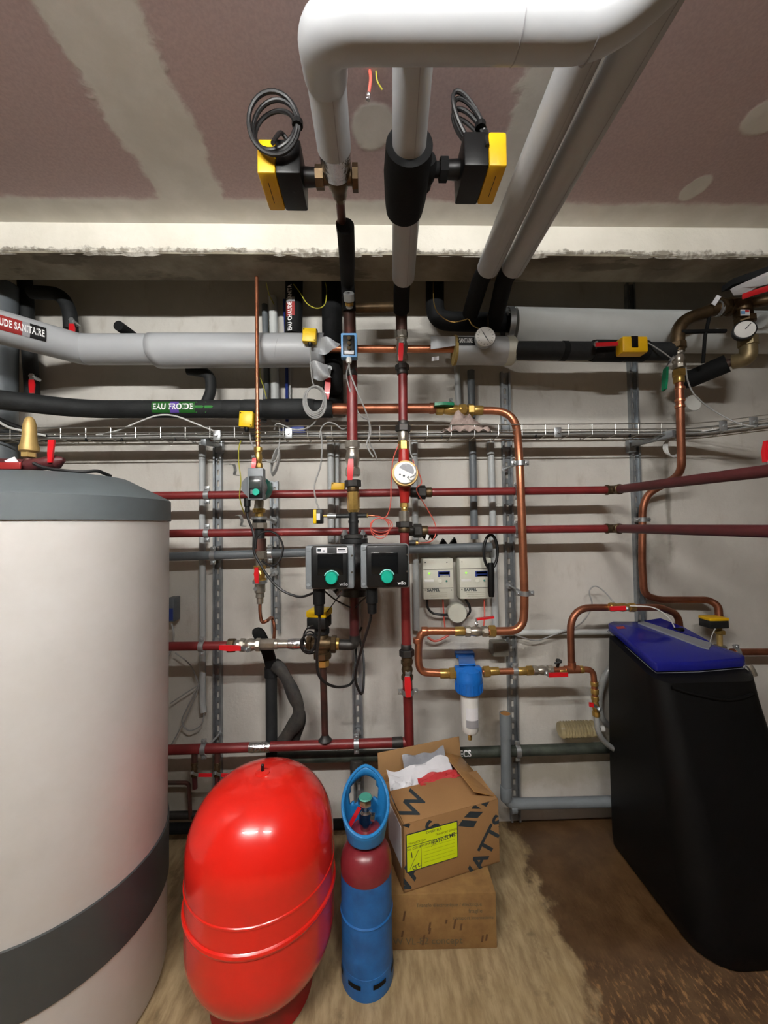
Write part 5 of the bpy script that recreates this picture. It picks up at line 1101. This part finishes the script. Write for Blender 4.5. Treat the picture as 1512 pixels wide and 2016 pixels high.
solo('paper_scrap', M().grid(lambda u, v: P(1400+12*u+8*v, 598-18*u+4*v, .3), 2, 2), 'paper', 'curled white paper tag left of the silver lever', 'paper')
foam('rubber_bar', 'horizontal black rubber bar crossing the white duct', PP([(1340, 653, .27), (1415, 652, .27), (1428, 652, .27)]), .0085, 'black_foam', .01)
foam('rubber_strap', 'upright black strap crossing the white duct', PP([(1397, 622, .27), (1388, 660, .27), (1384, 715, .25)]), .0065, 'black_foam', .02)
run('white_duct_stub', 'pale short pipe stub at the right edge beside the gauge', [(1500, 632, .3), (1560, 632, .3)], 30, 'white_pvc', .01)
solo('plastic_cup', M().lathe([(0, .001), (0, .034), (.005, .036), (.04, .03)], P(1366, 793, .15), YA, 26), 'cup', 'round white plastic cup bottom behind the right copper riser', 'cup')
cable('thin grey wire running from the green lever valve into the tray', [(1350, 723, .26), (1354, 750, .26), (1368, 778, .25), (1400, 805, .24), (1450, 832, .28), (1490, 840, .33)], .003)
m = M()
for k in range(4): m.sweep([P(1327, 880, .15)+V((math.cos(a)*(.03+.003*k), .004*k, math.sin(a)*(.045-.003*k))) for a in [2*math.pi*i/22 for i in range(22)]], .0026, 6, closed=True)
solo('cable_coil', m, 'white_cable', 'small coil of white cable behind the right copper riser', 'cable')
t = thing('valve_lever', 'red lever tip at the right edge above the red pipe', 'valve', P(1512, 900, .6)); part('grip', M().strip(PP([(1512, 868, .6), (1511, 890, .6), (1511, 910, .6)]), XA, [.02, .03, .022], .012), 'red_plastic', t); part('stem', M().rod(P(1514, 905, .6), P(1516, 925, .62), .008, 8), 'zinc', t)
sx = thing('sensor_box', 'flat yellow and black sensor above the back of the softener', 'sensor', P(1414, 1236, .14))
c, s = PB(1398, 1222, 1436, 1238, .15, .06); part('housing', M().box(c, s, b=.004), 'iron_black', sx); c, s = PB(1398, 1217, 1436, 1223, .15, .062); part('cover', M().box(c, s, b=.003), 'yellow_dull', sx)
bs = run('brass_pipe', 'brass fittings standing between flat sensor and softener', [(1416, 1234, .11), (1418, 1290, .11)], 13, 'brass_pale', .01, 'v')
hexnut(bs, P(1417, 1240, .11), P(1417, 1248, .11), .02, 'brass'); hexnut(bs, P(1418, 1270, .11), P(1418, 1280, .11), .024, 'nickel')
t = run('copper_pipe', 'copper pipe leaving horizontally at the right edge of the wall', [(1440, 1284, .09), (1600, 1283, .09)], 14, 'copper_dull', .01); clamp(t, P(1449, 1284, .09), XA, R[t.name], P(1449, 1280, .02), ZA)
cable('pale thin wire from the flat sensor to the softener lid', [(1408, 1238, .16), (1402, 1250, .2), (1398, 1265, .26)], .002, 'white_cable')
# things glimpsed beside the white tank
pb = thing('control_module', 'small dark module with a blue label beside the white tank', 'module', P(336, 1250, .05)); c, s = PB(326, 1178, 342, 1225, .08, .06); part('housing', M().box(c, s, b=.004), 'mid_grey', pb); c, s = PB(328, 1198, 340, 1222, .082, .004); part('label_field', M().box(c, s), 'lcd_blue', pb)
cable('grey cable falling beside the white tank below the module', [(338, 1228, .08), (342, 1250, .09), (338, 1275, .08), (332, 1290, .08)], .004)
for lab, px in (('grey wire strands gathered at the cut conduit tip, upper strand', [(335, 1385, .05), (365, 1365, .05), (392, 1348, .05)]), ('grey wire drooping in a round loop below the cut conduit', [(392, 1345, .05), (370, 1390, .06), (358, 1420, .06), (372, 1438, .06), (395, 1428, .06), (402, 1405, .06)]), ('long grey wire slanting down beside the white tank', [(392, 1350, .06), (370, 1405, .06), (335, 1470, .07)]), ('grey wire from the return pipe to the conduit bundle', [(345, 1285, .06), (375, 1310, .06), (390, 1345, .05)])): cable(lab, px, .0028)

# ------------------------------------------------------------------ white storage tank
TX, TY_, TR = -0.952, 1.181, 0.301
tk = thing('storage_tank', 'large white cylindrical hot water tank with grey lid at left', 'tank', (TX, TY_, 0))
z_sb, z_st = onY(327, 1024, 1.32).z, onY(327, 986, 1.32).z
tc = V((TX, TY_, 0))
part('shell', M().lathe([(.004, TR-.03), (.004, TR-.006), (.02, TR-.002), (z_sb, TR-.002)], tc, ZA, 72), 'tank_white', tk)
part('band', M().lathe([(.255, TR-.001), (.257, TR+.0025), (.423, TR+.0025), (.425, TR-.001)], tc, ZA, 72), 'band_grey', tk)
ztop = onY(216, 938, TY_).z; rtop = abs(onY(216, 938, TY_).x-TX)
ld = part('lid', M().lathe([(z_sb-.004, TR-.01), (z_sb-.004, TR+.003), (z_st-.006, TR+.002), (z_st, TR-.004), (z_st+(ztop-z_st)*.93, rtop*1.03+.02), (ztop, rtop*.95), (ztop+.002, .01)], tc, ZA, 72), 'tank_grey', tk)
# safety group standing on the lid
OG = D-1.12
sg = thing('safety_valve', 'pale brass bell shaped safety valve standing on the tank lid', 'valve', P(62, 930, OG))
rg = SV(60, 860, OG, 32); zg = lambda y: P(60, y, OG).z; gx = P(58, 860, OG)
part('bell', M().lathe([(zg(891), rg*1.05), (zg(888), rg*1.36), (zg(880), rg*1.36), (zg(873), rg*1.14), (zg(858), rg*.98), (zg(838), rg*.92), (zg(826), rg*.68), (zg(821), rg*.34), (zg(820), .001)], V((gx.x, gx.y, 0)), ZA, 28), 'brass_pale', sg)
hexnut(sg, V((gx.x, gx.y, zg(901))), V((gx.x, gx.y, zg(890))), rg*1.05, 'brass_pale', 'hex')
part('neck', M().lathe([(zg(932), rg*.7), (zg(903), rg*.75)], V((gx.x, gx.y, 0)), ZA, 16), 'rust_pipe', sg)
part('pipe_cross', M().sweep(PP([(55, 917, OG), (80, 914, OG), (112, 909, OG), (126, 905, OG)]), [.018, .018, .02, .006], 14), 'dark_red_pipe', sg)
part('side_arm', M().sweep(PP([(52, 915, OG), (-20, 913, OG)]), .016, 14), 'dark_red_pipe', sg)
part('red_lever', M().strip(PP([(99, 911, OG+.02), (100, 890, OG+.02), (102, 866, OG+.02)]), XA, [.011, .015, .017], .006), 'red_plastic', sg)
part('red_tag', M().box(P(18, 917, OG+.03), (.065, .006, .02), b=.003), 'sticker_red', sg); part('white_tag', M().prism(PP([(8, 907, OG+.02), (28, 899, OG+.02), (40, 915, OG+.02), (20, 916, OG+.02)]), (0, .002, 0)), 'paper', sg)
cable('black sensor cable lying across the tank lid', [(66, 912, OG+.03), (85, 920, OG+.03), (120, 926, OG+.03), (160, 929, OG+.02), (190, 927, OG), (205, 932, OG-.02), (217, 937, OG-.05)], .005, 'black_cable', 'sensor_cable')

# ------------------------------------------------------------------ red expansion vessel
EX, EY, ER = -0.344, 1.200, 0.211
ev = thing('expansion_vessel', 'glossy red expansion vessel standing on the floor', 'vessel', (EX, EY, 0))
c0_ = V((EX, EY, 0)); pf = []
for k in range(17): a = math.pi/2*k/16; pf.append((.20-.15*math.cos(a), max(.06, ER*math.sin(a)**.72)))
def bead(z, h, d_): return [(z-h, ER), (z-h*.98, ER)]+[(z+h*math.sin(t_)*.9, ER+d_*math.cos(t_)) for t_ in [math.radians(q_) for q_ in (-80, -45, 0, 45, 80)]]+[(z+h*.98, ER), (z+h, ER)]
pf += bead(.300, .009, .006)+bead(.366, .005, .0028)
for k in range(17): a = math.pi/2*k/16; pf.append((.425+.187*math.sin(a), max(.0005, ER*math.cos(a)**.82)))
part('shell', M().lathe(pf, c0_, ZA, 72), 'vessel_red', ev, sharp=32)
part('foot', M().lathe([(0, .138), (.004, .145), (.05, .135), (.11, .155)], c0_, ZA, 48), 'vessel_foot', ev)
part('top_boss', M().lathe([(.606, .024), (.613, .021), (.617, .010)], c0_, ZA, 24), 'vessel_red', ev)
part('air_nipple', M().lathe([(.612, .0045), (.634, .0045), (.636, .003)], c0_, ZA, 12), 'black_plastic', ev)

# ------------------------------------------------------------------ blue gas bottle
GX, GY, GR = -0.035, 1.218, 0.077
gb_ = thing('gas_bottle', 'small blue gas bottle with maroon shoulder and blue guard', 'gas bottle', (GX, GY, 0)); g0 = V((GX, GY, 0))
m = M().lathe([(.0, GR-.004), (.0, GR+.001), (.004, GR+.002), (.060, GR+.0005), (.062, GR-.001)], g0, ZA, 48)
part('foot_ring', m, 'gas_blue', gb_)
for a in (-168, -118, -62, -12, 45, 90, 135):
    m = M(); m.grid(lambda u, v: g0+V((math.cos(math.radians(a+(u-.5)*30))*(GR+.0028), math.sin(math.radians(a+(u-.5)*30))*(GR+.0028), .034+.013*v)), 6, 1)
    part('foot_slot', m, 'soft_black', gb_)
zsm = onY(722, 1832, GY-GR).z
part('shell', M().lathe([(.05, GR), (zsm-.004, GR), (zsm, GR+.003), (zsm+.004, GR), (.312, GR)], g0, ZA, 48), 'gas_blue', gb_)
sh_ = [(.310, GR+.0005)]
for k in range(10): a = math.pi/2*k/9; sh_.append((.33+.06*math.sin(a), .032+(GR-.031)*math.cos(a)))
part('shoulder', M().lathe(sh_+[(.41, .03), (.418, .026)], g0, ZA, 48), 'gas_maroon', gb_)
part('neck_ring', M().lathe([(.395, .030), (.41, .046), (.421, .046), (.424, .03)], g0, ZA, 32), 'gas_maroon', gb_)
# guard with a handle opening at the back
def gd_f(u, v, r0):
    th = 2*math.pi*u; fr_ = .5+.5*math.cos(th)        # 1 at the front (towards the camera)
    top = .445+.125*(1-fr_**.75); z = .402+(top-.402)*v; r = .054+.012*min(1, v*1.2)+.006*(z-.402)/.14
    return g0+V((math.sin(th)*r, -math.cos(th)*r*.92, z))
NU, NV = 48, 12; vs = [gd_f(i/NU, j/NV, 0) for j in range(NV+1) for i in range(NU)]; fs = []
for j in range(NV):
    for i in range(NU):
        u = (i+.5)/NU; v_ = (j+.5)/NV
        if ((u-.52)/.13)**2+((v_-.63)/.24)**2 < 1: continue
        fs.append((j*NU+i, j*NU+(i+1) % NU, (j+1)*NU+(i+1) % NU, (j+1)*NU+i))
gm = part('guard', M().add(vs, fs), 'gas_guard', gb_, sharp=60); sd = gm.modifiers.new('thickness', 'SOLIDIFY'); sd.thickness = .007; sd.offset = 0
part('guard_rim', M().sweep([gd_f(i/48, 1.0, 0) for i in range(48)], .0052, 8, closed=True), 'gas_guard', gb_)
vb = part('valve_body', M().lathe([(.415, .018), (.44, .015), (.445, .021), (.475, .021), (.48, .014), (.495, .014)], g0, ZA, 12).lathe([(0, .012), (.03, .012)], g0+V((0, 0, .46)), V((1, -.2, 0)), 8), 'chrome', gb_)
part('knob', M().lathe([(.49, .015), (.497, .023), (.512, .024), (.516, .022)], g0, ZA, 8), 'chrome', gb_); part('knob_cap', M().lathe([(.516, .021), (.519, .018), (.519, .001)], g0, ZA, 20), 'teal_soft', gb_)
part('red_tag', M().box(g0+V((-.035, -.02, .47)), (.012, .002, .07), (V((.85, 0, -.5)), YA, V((.5, 0, .85)).normalized())), 'red_plastic', gb_)

# ------------------------------------------------------------------ cardboard boxes
zl_ = 0.0; fl0 = onZ(772, 1872, 0); fr0 = onZ(979, 1867, 0)
e1 = (fr0-fl0).normalized(); e2 = V((-e1.y, e1.x, 0)); wl = (fr0-fl0).length; hl = onY(978, 1757, fr0.y).z; dl2 = .24
lb_ = thing('cardboard_box', 'worn lower cardboard box with faded print on the floor', 'box', (fl0+fr0)/2)
part('carton', M().box((fl0+fr0)/2+e2*dl2/2+ZA*hl/2, (wl, dl2, hl), (e1, e2, ZA), b=.003), 'card_old', lb_)
def ltx(s_, u, v, size, sx=1.0, mt_='ink_faded'): return part('lettering', tplace(text(s_, size, sx, .0002), fl0+e1*u*wl+ZA*v*hl-e2*.0008, e1, ZA), mt_, lb_)
ltx('Transfo électronique / électrique', .55, .80, .016, .95); ltx('fragile', .80, .68, .018); ltx('transport international', .78, .56, .014, 1.0); ltx('W VL-82 concept', .34, .16, .030, 1.0)
for u, v, hh in ((.12, .62, .03), (.36, .42, .026), (.36, .34, .018), (.60, .46, .03), (.66, .40, .02), (.3, .18, .03), (.86, .18, .02), (.90, .2, .02), (.1, .3, .02), (.52, .5, .012)):
    part('stain', M().box(fl0+e1*u*wl+ZA*v*hl-e2*.0006, (.006, .0006, hh), (e1, e2, (ZA+e1*.2).normalized())), 'stain_brown', lb_)
# open upper box, turned on top of the lower one
zt = hl+.001
BL = onZ(795, 1759, zt); BR = onZ(984, 1697, zt); f1 = (BR-BL).normalized(); f2_ = V((-f1.y, f1.x, 0)); Wb = (BR-BL).length
Hb = onY(790, 1624, BL.y).z-zt
BT = onZ(752, 1523, zt+Hb); Db = max(.16, min(.30, (BT-BL).dot(f2_)))
ub = thing('cardboard_box', 'open cardboard box with big blue grey letters and a yellow shipping label', 'box', BL+f1*Wb/2+f2_*Db/2)
def bp3(u, v, h): return BL+f1*u*Wb+f2_*v*Db+ZA*h*Hb
def panel(nm, c, size, ax, mt_='card', par=None): return part(nm, M().box(c, size, ax, b=.001), mt_, par or ub)
BA = (f1, f2_, ZA); th3 = .005
panel('front_panel', bp3(.5, 0, .5)+f2_*th3/2, (Wb, th3, Hb), BA); panel('back_panel', bp3(.5, 1, .5)-f2_*th3/2, (Wb, th3, Hb), BA)
panel('side_panel', bp3(0, .5, .5)+f1*th3/2, (th3, Db, Hb), BA); panel('side_panel', bp3(1, .5, .5)-f1*th3/2, (th3, Db, Hb), BA); panel('bottom_panel', bp3(.5, .5, 0)+ZA*th3/2, (Wb, Db, th3), BA)
def flap(nm, a, b, out, L, mt_='card'):
    a = V(a); b = V(b); out = V(out).normalized(); ax = (b-a).normalized(); n_ = ax.cross(out).normalized(); return panel(nm, (a+b)/2+out*L/2, ((b-a).length, L, .004), (ax, out, n_), mt_)
flap('front_flap', bp3(.01, 0, 1), bp3(.99, 0, 1), f2_*1+ZA*.12, Db*.52)
bf = flap('back_flap', bp3(0, 1, 1), bp3(1, 1, 1), ZA*1+f2_*.12, Hb*.36, 'card_in')
flap('side_flap', bp3(1, .05, 1), bp3(1, .98, 1), f1*-.85+ZA*.35, Wb*.26, 'tape_brown')
# prints on the front
def wtext(s_, size, u, v, rot, face='f', sx=1.0):
    m = text(s_, size, sx, size*.02); ca, sa = math.cos(rot), math.sin(rot)
    W_, H2 = (Wb, Hb) if face == 'f' else (Wb*.98, Db*.52)
    for q in m.v: x, y = q.x, q.y; q.x = x*ca-y*sa+u*W_; q.y = x*sa+y*ca+v*H2
    m = clip(m, [((0, 0, 0), (-1, 0, 0)), ((W_, 0, 0), (1, 0, 0)), ((0, 0, 0), (0, -1, 0)), ((0, H2, 0), (0, 1, 0))])
    if face == 'f': m.v = [BL+f1*q.x+ZA*q.y-f2_*.0008 for q in m.v]
    else:
        o_ = (f2_*1+ZA*.12).normalized(); m.v = [bp3(.01, 0, 1)+f1*q.x+o_*q.y+f1.cross(o_)*.0028 for q in m.v]
    return part('lettering', m, 'ink', ub) if m.v else None
def fpx(x, y, d_=.0009):
    d = ray(x, y); t = (BL-EYE).dot(f2_)/d.dot(f2_); return EYE+d*t-f2_*d_
FACE = [(BL, f1*-1), (BR, f1), (BL, ZA*-1), (BL+ZA*Hb, ZA)]
def ftext(s_, size, cpx, apx, bpx, sx=1.0):
    ux = (fpx(*bpx)-fpx(*apx)).normalized(); uy = (-f2_).cross(ux)
    m = clip(tplace(text(s_, size, sx, size*.03), fpx(*cpx), ux, uy), FACE)
    if m.v: part('lettering', m, 'ink', ub)
ftext('WATTS', .078, (952, 1681), (940, 1703), (978, 1626), .95); ftext('WATTS', .078, (820, 1697), (806, 1725), (832, 1672), .95)
ftext('WATTS', .078, (772, 1665), (760, 1690), (786, 1637), .95)
def fpoly(pxs):
    m = clip(M().add([fpx(*q) for q in pxs], [tuple(range(len(pxs)))]), FACE)
    if m.v: part('logo_bar', m, 'ink', ub)
fpoly([(902, 1626), (932, 1629), (939, 1616), (910, 1614)]); fpoly([(913, 1609), (940, 1610), (951, 1598), (925, 1597)]); fpoly([(928, 1592), (947, 1592), (938, 1586), (933, 1583)]); fpoly([(942, 1580), (957, 1588), (963, 1578), (962, 1572), (950, 1572)])
wtext('W', .095, .17, .42, math.radians(47), 't', 1.2)
# yellow shipping label
def lp3(u, v, d_=.0016): return BL+f1*((.035+u*.505)*Wb)+ZA*((.30+v*.53)*Hb)-f2_*d_
lw, lh = .505*Wb, .53*Hb
lbk = part('label_border', M().box(lp3(.5, .5, .0008), (lw+.006, .001, lh+.006), BA), 'ink', ub); lbl = part('shipping_label', M().box(lp3(.5, .5, .0014), (lw, .001, lh), BA), 'lime', ub)
def lline(u0, v0, u1, v1, t=.0016, mt_='ink'): a, b = lp3(u0, v0, .0021), lp3(u1, v1, .0021); part('rule', M().strip([a, b], f2_.cross((b-a).normalized()), t, .0004), mt_, lbl)
lline(0, .68, 1, .68); lline(.27, 0, .27, .68); lline(.05, .05, .22, .52, .0012)
for k in range(5): lline(.32, .52-.1*k, .95, .52-.1*k, .0006, 'ink_lime')
def ltext(s_, u, v, size, sx=1.0, mt_='ink', rot=0.0): 
    ca, sa = math.cos(rot), math.sin(rot); part('lettering', tplace(text(s_, size, sx, .0001), lp3(u, v, .0022), f1*ca+ZA*sa, ZA*ca-f1*sa), mt_, lbl)
ltext('EXPEDITEUR', .53, .93, .010); ltext('TRANSPORT EXPRESS', .78, .80, .009, .9, 'ink_lime2'); ltext('TRANSPORTEUR', .2, .75, .009, .9, 'ink_lime2'); ltext('No. COLIS', .13, .60, .010); ltext('DESTINATAIRE', .42, .61, .009)
ltext('JEANSELME', .72, .63, .019, .95, 'ink', .10); ltext('1', .09, .42, .026, 1, 'ink', .1); ltext('crt.', .18, .10, .026, .9, 'ink', .2)
part('delivery_note', M().box(bp3(0, .30, .62)-f1*.001, (.001, Db*.5, Hb*.6), BA), 'paper', ub)
# crumpled contents
def crumple(lab, c, sx_, sy_, amp, mt_, seed, tilt=.2):
    random.seed(seed); ph = [random.random()*6 for _ in range(6)]
    def fn(u, v):
        z = amp*(math.sin(u*7+ph[0])*math.cos(v*5+ph[1])+.6*math.sin(u*13+v*9+ph[2])+.4*math.cos(v*17-u*6+ph[3]))
        return V(c)+f1*(u-.5)*sx_+f2_*((v-.5)*sy_)+ZA*(z+(v-.5)*tilt*sy_*2)
    return solo('crumpled_paper', M().grid(fn, 16, 10), mt_, lab, 'paper', sharp=25)
crumple('white crumpled delivery papers in the open cardboard box', bp3(.40, .60, .97), Wb*.72, Db*.38, .013, 'paper', 2, .5)
crumple('grey plastic bag bulging at the back of the open box', bp3(.5, .78, 1.06), Wb*.5, Db*.26, .010, 'paper_grey', 5, .7)
crumple('red printed wrapper lying along the front flap edge', bp3(.55, .53, 1.10), Wb*.45, Db*.12, .007, 'red_print', 8, .3)
crumple('small torn white paper at the left of the open box', bp3(.16, .55, 1.03), Wb*.22, Db*.18, .010, 'paper', 12, .3)
crumple('folded brown packing paper deep in the open box', bp3(.45, .55, .86), Wb*.9, Db*.8, .006, 'card_in', 15, .0)

# ------------------------------------------------------------------ water softener
sf = thing('water_softener', 'black water softener cabinet with a blue lid at right', 'softener', (1.2, 1.4, 0))
KZ = .30; Z0, Y0 = .828, 1.36
def lidz(y): return Z0+KZ*(y-Y0)
def onlid(x, y, dz=0.0):
    d = ray(x, y); t = (Z0+dz+KZ*(EYE.y-Y0)-EYE.z)/(d.z-KZ*d.y); return EYE+d*t
def outline(x0, x1, yb, yf, rf_, rb_, n_=8):
    pts = []
    for (cx_, cy_, r_3, a0) in ((x0+rf_, yf+rf_, rf_, 180), (x1-rf_, yf+rf_, rf_, 270), (x1-rb_, yb-rb_, rb_, 0), (x0+rb_, yb-rb_, rb_, 90)):
        for k in range(n_+1): a = math.radians(a0+90*k/n_); pts.append((cx_+r_3*math.cos(a), cy_+r_3*math.sin(a)))
    return pts
rows = [(0.0, .992, 1.44, 1.635, 1.172, .10), (.01, .985, 1.445, 1.64, 1.164, .10), (.06, .98, 1.445, 1.64, 1.166, .10), (.3, .980, 1.41, 1.64, 1.215, .09), (.55, .981, 1.385, 1.635, 1.275, .08), (.72, .983, 1.37, 1.63, 1.318, .07), (None, .985, 1.365, 1.62, 1.335, .06)]
vs = []; fs = []; NO = 36
for z, x0, x1, yb, yf, rf_ in rows:
    for x, y in outline(x0, x1, yb, yf, rf_, .02): vs.append(V((x, y, lidz(y)-.034 if z is None else z)))
for j in range(len(rows)-1):
    for k in range(NO): fs.append((j*NO+k, j*NO+(k+1) % NO, (j+1)*NO+(k+1) % NO, (j+1)*NO+k))
fs.append(tuple(range(NO))); fs.append(tuple((len(rows)-1)*NO+k for k in range(NO)))
part('cabinet', M().add(vs, fs), 'soft_black', sf, sharp=50)
part('front_moulding', M().sweep(spline([V((1.03, 1.33, .775)), V((1.1, 1.322, .755)), V((1.2, 1.318, .735)), V((1.27, 1.319, .738)), V((1.318, 1.328, .748))]), .006, 8), 'soft_black', sf)
lidp = [onlid(*q) for q in ((1196, 1226), (1206, 1222), (1262, 1222), (1398, 1266), (1462, 1286), (1468, 1292), (1462, 1297), (1376, 1304), (1292, 1306), (1284, 1301), (1238, 1262))]
bmv = [p-ZA*.03 for p in lidp]
mlid = M().prism(lidp, (0, 0, -.034)); mm = clip(mlid, [])
lo_ = part('lid', mlid, 'soft_blue', sf, sharp=None); bv = lo_.modifiers.new('edge', 'BEVEL'); bv.width = .008; bv.segments = 3; lo_.data.shade_smooth()
part('lid_rim', M().sweep([p-ZA*.036 for p in lidp], .0025, 6, closed=True), 'lid_strip', sf)
part('lid_strip', M().prism([onlid(*q, .006) for q in ((1256, 1225), (1268, 1223), (1402, 1266), (1396, 1276), (1384, 1274))], (0, 0, -.008)), 'lid_strip', sf)
part('rear_lid', M().prism([onlid(*q, .004) for q in ((1268, 1222), (1300, 1217), (1345, 1234), (1396, 1262))], (0, 0, -.03)), 'soft_blue', sf)
part('badge', M().prism([onlid(*q, .0006) for q in ((1213, 1234), (1228, 1233), (1232, 1237), (1216, 1238))], (0, 0, -.001)), 'sticker_red', sf)
part('hose_tail', M().sweep(spline([onlid(1474, 1310, -.02), onlid(1480, 1318, -.03), onlid(1485, 1330, -.05)]), .010, 10), 'nickel', sf)
cyl = P(1328, 1228, .17); part('cap', M().lathe([(0, .022), (.02, .02)], V((cyl.x, cyl.y-.02, lidz(cyl.y)-.02)), ZA, 16), 'soft_black', sf)
